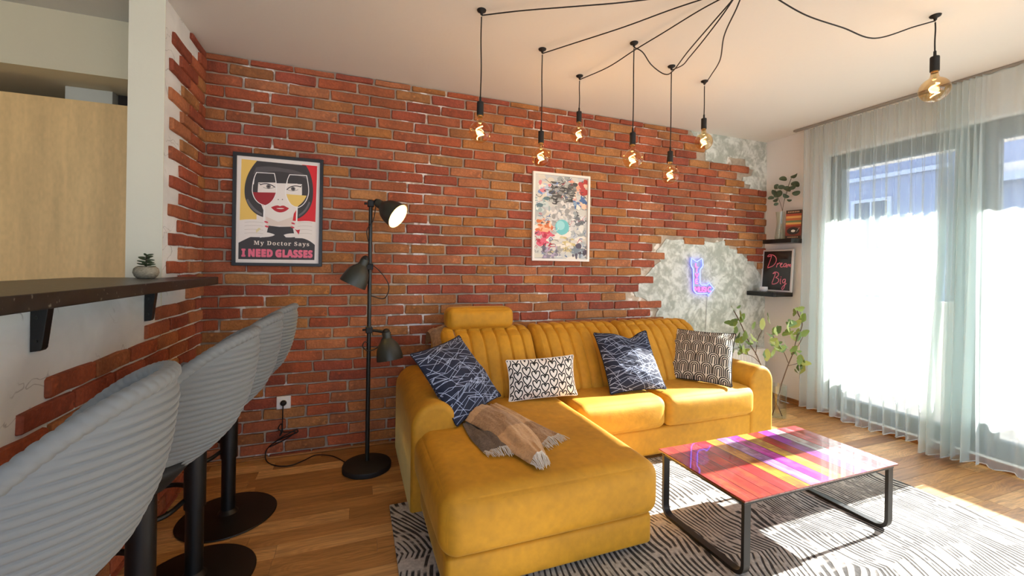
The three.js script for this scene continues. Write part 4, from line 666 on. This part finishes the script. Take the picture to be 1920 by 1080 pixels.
// ---------------------------------------------------------------- corner shelves and what stands on them
const shelfM = mat(0x131313, 0.24);
{
  const up = thing('wall_shelf', 'upper black floating shelf holding a glass vase', 'shelf', [L, 1.545, 0.27]); part(up, 'board', rbox(4.682, L, 1.543, 1.583, 0.125, 0.415, 0.002), shelfM);
  const lo = thing('wall_shelf', 'lower black floating shelf holding the framed Dream Big print', 'shelf', [L, 1.033, 0.155]); part(lo, 'board', rbox(4.614, L, 1.03, 1.072, 0.012, 0.302, 0.002), shelfM);
  part(up, 'wall_plate', rbox(L - 0.004, L, 1.55, 1.576, 0.135, 0.405, 0.001), M.poleMetal); part(lo, 'wall_plate', rbox(L - 0.004, L, 1.036, 1.066, 0.022, 0.292, 0.001), M.poleMetal);
}
const dreamT = canvasTex(640, 800, (c, W, Hh) => { // print of pink neon handwriting on black
  c.fillStyle = '#131012'; c.fillRect(0, 0, W, Hh); const r = rng(12); for (let i = 0; i < 500; i++) { c.fillStyle = `rgba(${40 + r() * 40},${30 + r() * 20},${34 + r() * 20},.18)`; c.fillRect(r() * W, r() * Hh, 60 * r(), 2); }
  c.lineCap = c.lineJoin = 'round'; c.translate(-62, -40); c.scale(1.12, 1.12);
  const S = [[[150, 330], [230, 110], [190, 130], [120, 140], [170, 90], [290, 120], [330, 210], [270, 310], [150, 345]], [[330, 330], [345, 250], [350, 285], [385, 248], [400, 262]], [[400, 300], [445, 270], [430, 250], [398, 290], [415, 335], [460, 320]], [[520, 268], [480, 262], [465, 310], [490, 332], [520, 290], [522, 268], [520, 330]], [[540, 330], [548, 268], [545, 305], [570, 268], [575, 325], [578, 300], [600, 268], [604, 325]], [[260, 620], [330, 430], [300, 440], [255, 455], [310, 410], [390, 440], [370, 500], [315, 520], [395, 540], [390, 600], [320, 640], [262, 640]], [[430, 540], [420, 625], [440, 632]], [[432, 505], [436, 508]], [[520, 545], [478, 540], [462, 600], [492, 622], [522, 570], [524, 545], [515, 680], [480, 740], [455, 715], [480, 670], [545, 620]]];
  for (const [w, col] of [[19, '#8a1c36'], [13, '#e2496d'], [5, '#ffb3c0']]) { c.strokeStyle = col; c.lineWidth = w; for (const s of S) { c.beginPath(); c.moveTo(...s[0]); for (let i = 1; i + 1 < s.length; i++) c.quadraticCurveTo(...s[i], (s[i][0] + s[i + 1][0]) / 2, (s[i][1] + s[i + 1][1]) / 2); c.lineTo(...s[s.length - 1]); c.stroke(); } }
});
{
  const p = picture('framed_print', 'white framed black print with pink handwriting Dream Big on the lower shelf', 'picture', -0.162, 0, 0.324, 0.415, 0, mat(0xd9d6d2, 0.4, { metalness: 0.2 }), mat(0xffffff, 0.4, { map: dreamT, clearcoat: 1, clearcoatRoughness: 0.01 }), 0.012, 0.018, 'slim white frame');
  p.rotation.order = 'YXZ'; p.position.set(4.822, 1.0735, 0.168); p.rotation.set(-0.07, -Math.PI / 2, 0);
  solo('small_pot', 'small white cup in front of the Dream Big print', 'cup', [4.70, 1.0725, 0.13], (() => { const g = lathe([[0, 0], [0.022, 0], [0.032, 0.008], [0.036, 0.026], [0.034, 0.046], [0.031, 0.046], [0.032, 0.026], [0.026, 0.01], [0, 0.008]], 28); g.translate(4.70, 1.0725, 0.13); return g; })(), mat(0xe9e6e2, 0.4));
  const tinT = canvasTex(320, 560, (c, W, Hh) => { c.fillStyle = '#c98a4a'; c.fillRect(0, 0, W, Hh); const st = [['#3a2a20', 0, 0.12], ['#a9472c', 0.12, 0.2], ['#d8a35a', 0.2, 0.28], ['#b8663a', 0.28, 0.36], ['#6f7d52', 0.36, 0.43], ['#d8a35a', 0.43, 0.5], ['#b04a2e', 0.5, 0.56], ['#7a2f22', 0.56, 0.9], ['#2d2019', 0.9, 1]]; for (const [f, a, b] of st) { c.fillStyle = f; c.fillRect(0, a * Hh, W, (b - a) * Hh + 1); } c.fillStyle = '#161314'; c.beginPath(); c.ellipse(W * 0.5, Hh * 0.73, W * 0.4, Hh * 0.13, 0, 0, 7); c.fill(); c.strokeStyle = '#4a4648'; c.lineWidth = 3; for (const k of [0.33, 0.25]) { c.beginPath(); c.ellipse(W * 0.5, Hh * 0.73, W * k, Hh * k * 0.325, 0, 0, 7); c.stroke(); } c.fillStyle = '#d9d2c4'; c.beginPath(); c.ellipse(W * 0.5, Hh * 0.73, W * 0.14, Hh * 0.045, 0, 0, 7); c.fill(); c.strokeStyle = '#cfc8ba'; c.lineWidth = 7; c.beginPath(); c.moveTo(W * 0.9, Hh * 0.62); c.lineTo(W * 0.72, Hh * 0.76); c.stroke(); for (let i = 0; i < 7; i++) { c.fillStyle = '#c9a27a'; c.fillRect(W * (0.12 + i * 0.11), Hh * 0.035, W * 0.07, Hh * 0.045); c.fillRect(W * (0.16 + i * 0.1), Hh * 0.93, W * 0.06, Hh * 0.035); } });
  const b = thing('retro_tin', 'retro striped tin with a record player picture on the upper shelf', 'tin', [4.79, 1.5835, 0.352]);
  part(b, 'box', rbox(-0.065, 0.065, 0, 0.28, -0.03, 0, 0.003), mat(0x5a3524, 0.5), undefined, true);
  { const g = new THREE.PlaneGeometry(0.126, 0.274); g.translate(0, 0.14, 0.0008); part(b, 'printed_face', g, mat(0xffffff, 0.45, { map: tinT }), undefined, true); }
  b.rotation.order = 'YXZ'; b.rotation.set(-0.1, -1.2, 0);
  // vase with eucalyptus
  const v = thing('glass_vase', 'slender clear glass vase on the upper shelf', 'vase', [4.775, 1.5835, 0.235]);
  part(v, 'body', lathe([[0, 0.006], [0.04, 0.006], [0.043, 0.02], [0.03, 0.12], [0.026, 0.17], [0.037, 0.27], [0.039, 0.27], [0.029, 0.17], [0.033, 0.12], [0.046, 0.018], [0.042, 0], [0, 0]], 40), M.glass, undefined, true);
  const e = thing('eucalyptus_sprig', 'dark green eucalyptus sprig standing in the glass vase', 'plant', [4.775, 1.592, 0.235], undefined), gm = mat(0x4a5c42, 0.6, { transmission: 0.15, thickness: 0 }), sm2 = mat(0x4a4434, 0.8);
  part(e, 'stem', merge([tube([[4.775, 1.592, 0.235], [4.785, 1.859, 0.25], [4.79, 1.952, 0.261], [4.79, 2.055, 0.287], [4.79, 2.165, 0.33]], 0.0025, 30, 6), tube([[4.785, 1.859, 0.25], [4.79, 1.93, 0.226], [4.785, 2.016, 0.196], [4.79, 2.11, 0.155]], 0.002, 24, 6), tube([[4.79, 1.952, 0.261], [4.77, 2.04, 0.31], [4.76, 2.1, 0.36]], 0.0018, 16, 6)]), sm2);
  const r = rng(43);
  for (const [y, z, s] of [[2.169, 0.265, 1.1], [2.178, 0.376, 1.1], [2.102, 0.361, 1.3], [2.066, 0.301, 1.2], [2.019, 0.363, 1.1], [2.003, 0.281, 1.0], [2.099, 0.224, 1.0], [2.036, 0.196, 1.4], [2.057, 0.152, 1.2], [2.123, 0.166, 0.7], [2.005, 0.131, 0.9], [1.977, 0.183, 0.9], [1.935, 0.19, 0.7], [2.104, 0.159, 0.6], [2.078, 0.348, 1.2], [1.96, 0.3, 0.7]]) {
    const g = new THREE.CircleGeometry(1, 14); const p = g.attributes.position; for (let i = 0; i < p.count; i++) { const x = p.getX(i), yy = p.getY(i); p.setXYZ(i, x * 0.031 * s, yy * 0.022 * s, 0.008 * s * (x * x - yy * yy)); } g.computeVertexNormals(); g.rotateX((r() - 0.5) * 1.2); g.rotateZ((r() - 0.5) * 1.2); g.rotateY(-Math.PI / 2 + 0.5 + (r() - 0.5) * 1.0); g.translate(4.765 + r() * 0.05, y, z); part(e, 'leaf', g, gm);
  }
}
{ // radiator under the plaster patch
  const t = thing('radiator', 'white panel radiator on the back wall behind the sofa arm', 'radiator', [4.4, 0.12, 0.08]);
  const s = new THREE.Shape(); s.moveTo(3.98, 0); const n = 24, w = 0.8 / n; for (let i = 0; i < n; i++) { const x = 3.98 + i * w; s.lineTo(x, 0.02); s.lineTo(x + w * 0.15, 0.026); s.lineTo(x + w * 0.75, 0.026); s.lineTo(x + w * 0.9, 0.018); } s.lineTo(4.78, 0.018); s.lineTo(4.78, 0); s.closePath();
  const g = extr(s, 0.37); g.rotateX(Math.PI / 2); g.scale(1, 1, 1); g.translate(0, 0.49, 0.075); part(t, 'front_panel', g, M.radiator);
  part(t, 'top_grille', rbox(3.98, 4.78, 0.484, 0.498, 0.02, 0.1, 0.003), M.radiator); part(t, 'back_panel', rbox(3.98, 4.78, 0.12, 0.48, 0.02, 0.05, 0.004), M.radiator);
  part(t, 'pipe', cyl(4.74, 0, 0.13, 0.06, 0.009), M.radiator);
}
{ // floor vase with leafy branches
  const VX = 4.37, VZ = 0.535, v = thing('glass_floor_vase', 'clear glass cylinder vase on the floor beside the sofa', 'vase', [VX, 0, VZ]);
  part(v, 'body', lathe([[0, 0.01], [0.066, 0.01], [0.068, 0.02], [0.068, 0.285], [0.072, 0.285], [0.072, 0.012], [0.066, 0], [0, 0]], 44), M.glass, undefined, true);
  const bark = mat(0x5b4632, 0.85), leafM = [0x9cae52, 0x7c9440, 0xb4bf66, 0x64803a].map(c => mat(c, 0.6, { transmission: 0.35, thickness: 0 })), r = rng(88);
  const leafG = (s) => { const sh = new THREE.Shape(); sh.moveTo(0, 0); sh.quadraticCurveTo(0.5, 0.15, 0.95, 0.55); sh.quadraticCurveTo(0.8, 0.95, 0.42, 0.9); sh.quadraticCurveTo(0.2, 1.02, 0.02, 0.82); sh.quadraticCurveTo(-0.2, 1.02, -0.45, 0.9); sh.quadraticCurveTo(-0.85, 0.92, -0.95, 0.55); sh.quadraticCurveTo(-0.5, 0.15, 0, 0); const g = new THREE.ShapeGeometry(sh, 5), p = g.attributes.position; for (let i = 0; i < p.count; i++) { const x = p.getX(i), y = p.getY(i); p.setXYZ(i, x * s, (y - 0.45) * s, 0.22 * s * Math.abs(x) - 0.12 * s * y * y); } g.computeVertexNormals(); return g; };
  const branch = (label, stems, leaves) => {
    const b = thing('leafy_branch', label, 'branch', [VX, 0.014, VZ], 'branches in the floor vase');
    part(b, 'stem', merge(stems.map((s, i) => tube(s, i ? 0.0028 : 0.0042, 50, 7))), bark);
    for (const [x, y, k] of [...leaves, ...leaves.map(([a, b, c]) => [Math.min(4.68, a + (r() - 0.5) * 0.09), b + (r() - 0.5) * 0.08, (c || 1) * 0.8])]) { const g = leafG(0.054 * (k || 1) * (0.85 + r() * 0.3)); g.rotateX(-0.5 + (r() - 0.5) * 1.1); g.rotateZ((r() - 0.5) * 3.2); g.rotateY((r() - 0.5) * 1.4 - 0.3); g.translate(x, y, 0.52 + (r() - 0.5) * 0.09); part(b, 'leaf', g, leafM[Math.floor(r() * 4)]); }
  };
  branch('leafy green branch leaning from the floor vase over the sofa arm', [[[4.40, 0.014, 0.56], [4.33, 0.2, 0.53], [4.262, 0.374, 0.5], [4.199, 0.481, 0.5], [4.148, 0.566, 0.5], [4.084, 0.641, 0.5], [4.02, 0.745, 0.5], [3.964, 0.838, 0.5], [3.89, 0.94, 0.5]], [[4.199, 0.481, 0.5], [4.086, 0.549, 0.51], [3.93, 0.585, 0.51]], [[4.16, 0.55, 0.49], [4.20, 0.687, 0.48], [4.26, 0.76, 0.47], [4.26, 0.84, 0.48]]],
    [[3.859, 0.958, 0.6], [3.913, 0.902], [3.94, 0.886, 0.9], [3.868, 0.839], [3.922, 0.792], [3.978, 0.685], [3.945, 0.642], [3.893, 0.59, 0.8], [4.007, 0.583, 0.8], [4.167, 0.824], [4.251, 0.852, 0.8], [4.121, 0.693, 0.9], [4.254, 0.723, 0.8], [3.99, 0.72, 0.8], [4.04, 0.66, 0.7], [3.97, 0.61]]);
  branch('leafy green branch leaning from the floor vase towards the curtain', [[[4.33, 0.014, 0.52], [4.38, 0.18, 0.54], [4.403, 0.297, 0.55], [4.48, 0.452, 0.55], [4.538, 0.553, 0.55], [4.595, 0.666, 0.54], [4.68, 0.799, 0.53], [4.69, 0.90, 0.48], [4.685, 0.95, 0.48]], [[4.48, 0.473, 0.55], [4.434, 0.57, 0.54], [4.359, 0.656, 0.53], [4.301, 0.73, 0.53]], [[4.488, 0.446, 0.55], [4.6, 0.454, 0.54], [4.68, 0.47, 0.53], [4.69, 0.45, 0.53]], [[4.55, 0.57, 0.55], [4.64, 0.62, 0.53], [4.71, 0.69, 0.52]]],
    [[4.339, 0.75, 0.9], [4.348, 0.657], [4.271, 0.547], [4.315, 0.54], [4.328, 0.606, 0.8], [4.4, 0.592], [4.485, 0.787], [4.405, 0.748, 0.9], [4.569, 0.815], [4.636, 0.796, 1.1], [4.516, 0.727], [4.533, 0.616, 1.1], [4.607, 0.686, 1.1], [4.67, 0.717], [4.67, 0.932], [4.675, 0.85], [4.61, 0.569, 0.8], [4.66, 0.538, 0.7], [4.66, 0.405, 1.1], [4.665, 0.459, 1.1], [4.675, 0.41], [4.67, 0.469], [4.429, 0.606, 0.8]]);
}

// ---------------------------------------------------------------- spider pendant lamp: seven bulbs swagged from one ceiling rose
{
  const rose = solo('ceiling_rose', 'black ceiling rose feeding the swagged pendant cables', 'lamp', [2.53, 2.555, 1.75], (() => { const g = lathe([[0, 0], [0.03, 0], [0.06, 0.015], [0.062, 0.044], [0, 0.044]], 40); g.translate(2.53, 2.555, 1.75); return g; })(), M.matteBlack); void rose;
  const glow = new THREE.MeshPhysicalMaterial({ color: 0xffd28a, roughness: 0.4, emissive: new THREE.Color(1.0, 0.62, 0.2), emissiveIntensity: 9 });
  const RB = 0.0575;
  const prof = [[0.0, -RB]]; for (let i = 1; i <= 22; i++) { const a = -Math.PI / 2 + i / 22 * (Math.PI * 0.875); prof.push([Math.cos(a) * RB, Math.sin(a) * RB]); } prof.push([0.0165, 0.062], [0.0145, 0.072], [0.0145, 0.085]);
  const bulbG = lathe(prof, 44), capG = lathe([[0.0, 0.085], [0.0162, 0.085], [0.0175, 0.088], [0.0175, 0.152], [0.0165, 0.156], [0.006, 0.16], [0.0055, 0.182], [0, 0.182]], 28), ringG = lathe([[0.0132, 0.079], [0.0142, 0.08], [0.0142, 0.095], [0.0132, 0.095]], 24);
  const stemG = lathe([[0, 0.08], [0.007, 0.08], [0.0055, 0.05], [0.004, 0.03], [0, 0.028]], 14);
  const filP = []; for (let i = 0; i <= 40; i++) { const k = i / 40, a = k * 6.283 * 1.6; filP.push([Math.cos(a) * 0.017 * (0.7 + 0.5 * Math.sin(k * 3.1)), 0.034 - k * 0.07, Math.sin(a) * 0.017]); }
  const filG = tube(filP, 0.0024, 120, 7);
  const hookG = lathe([[0, -0.024], [0.006, -0.024], [0.008, -0.014], [0.022, -0.006], [0.024, 0], [0, 0]], 28);
  const D = [
    [1.495, 1.064, 1.971, 'pendant bulb hanging above the floor lamp', [[1.675, 2.571, 1.183], [1.897, 2.559, 1.33], [2.086, 2.55, 1.455], [2.3, 2.55, 1.6]]],
    [1.945, 0.831, 1.946, 'pendant bulb hanging right above the graffiti print', [[2.068, 2.568, 1.024], [2.221, 2.562, 1.265], [2.36, 2.568, 1.48]]],
    [2.329, 0.606, 2.193, 'short pendant bulb hanging closest to the brick wall', [[2.377, 2.547, 0.879], [2.415, 2.558, 1.097], [2.448, 2.562, 1.285], [2.49, 2.57, 1.515]]],
    [2.41, 1.097, 1.918, 'pendant bulb whose cable dips beside its ceiling hook', [[2.453, 2.541, 1.121], [2.561, 2.51, 1.067], [2.675, 2.484, 1.046], [2.666, 2.466, 1.131], [2.582, 2.466, 1.34], [2.53, 2.49, 1.548], [2.52, 2.53, 1.68]]],
    [2.81, 0.952, 1.890, 'lowest pendant bulb of the spider lamp', [[2.76, 2.529, 1.106], [2.672, 2.49, 1.253], [2.585, 2.474, 1.442], [2.53, 2.5, 1.619]]],
    [3.174, 0.865, 2.175, 'short pendant bulb hanging before the upper plaster patch', [[3.021, 2.529, 1.075], [2.853, 2.49, 1.3], [2.645, 2.474, 1.521], [2.56, 2.51, 1.67]]],
    [3.668, 1.888, 2.220, 'pendant bulb hanging by the curtain', [[3.528, 2.522, 1.871], [3.269, 2.426, 1.84], [3.071, 2.448, 1.816], [2.851, 2.475, 1.789], [2.66, 2.535, 1.765]]],
  ];
  D.forEach(([x, z, y, label, sw], i) => {
    const t = thing('pendant_bulb', label, 'pendant lamp', [x, y, z], 'bulbs of the swagged spider lamp'), k = 1 + [0, 0, 0.02, 0, 0, 0.04, 0.08][i];
    const bm = part(t, 'bulb', bulbG, M.amber, 'round amber glass bulb', true); bm.scale.setScalar(k);
    const fil = part(bm, 'filament', filG, glow, undefined, true); void fil; part(bm, 'filament_stem', stemG, M.glass, undefined, true); part(bm, 'screw_cap', ringG, M.brass, undefined, true);
    const cap = part(t, 'lamp_socket', capG, M.matteBlack, undefined, true); cap.scale.setScalar(k);
    { const g = hookG.clone(); g.translate(0, H - y, 0); part(t, 'ceiling_hook', g, M.matteBlack, undefined, true); }
    const topY = y + 0.18 * k, c = tube([[x, topY, z], [x + 0.003, lerp(topY, 2.57, 0.35), z - 0.002], [x - 0.002, lerp(topY, 2.57, 0.7), z + 0.002], [x, 2.565, z]], 0.0033, 40, 7), d = tube([[x, 2.573, z], ...sw, [2.53 + (sw[sw.length - 1][0] - 2.53) * 0.3, 2.562, 1.75 + (sw[sw.length - 1][2] - 1.75) * 0.3]], 0.0033, 90, 7);
    part(t, 'cable', merge([c, d]), M.cord, 'black cloth cable');
    const l = new THREE.PointLight(0xffd09a, 0.07); l.position.set(x, y, z); l.castShadow = true; l.shadow.radius = 1; scene.add(l);
  });
}

scene.traverse((o) => { if (o.isMesh) { o.castShadow = true; o.receiveShadow = true; } });
renderer.render(scene, camera);
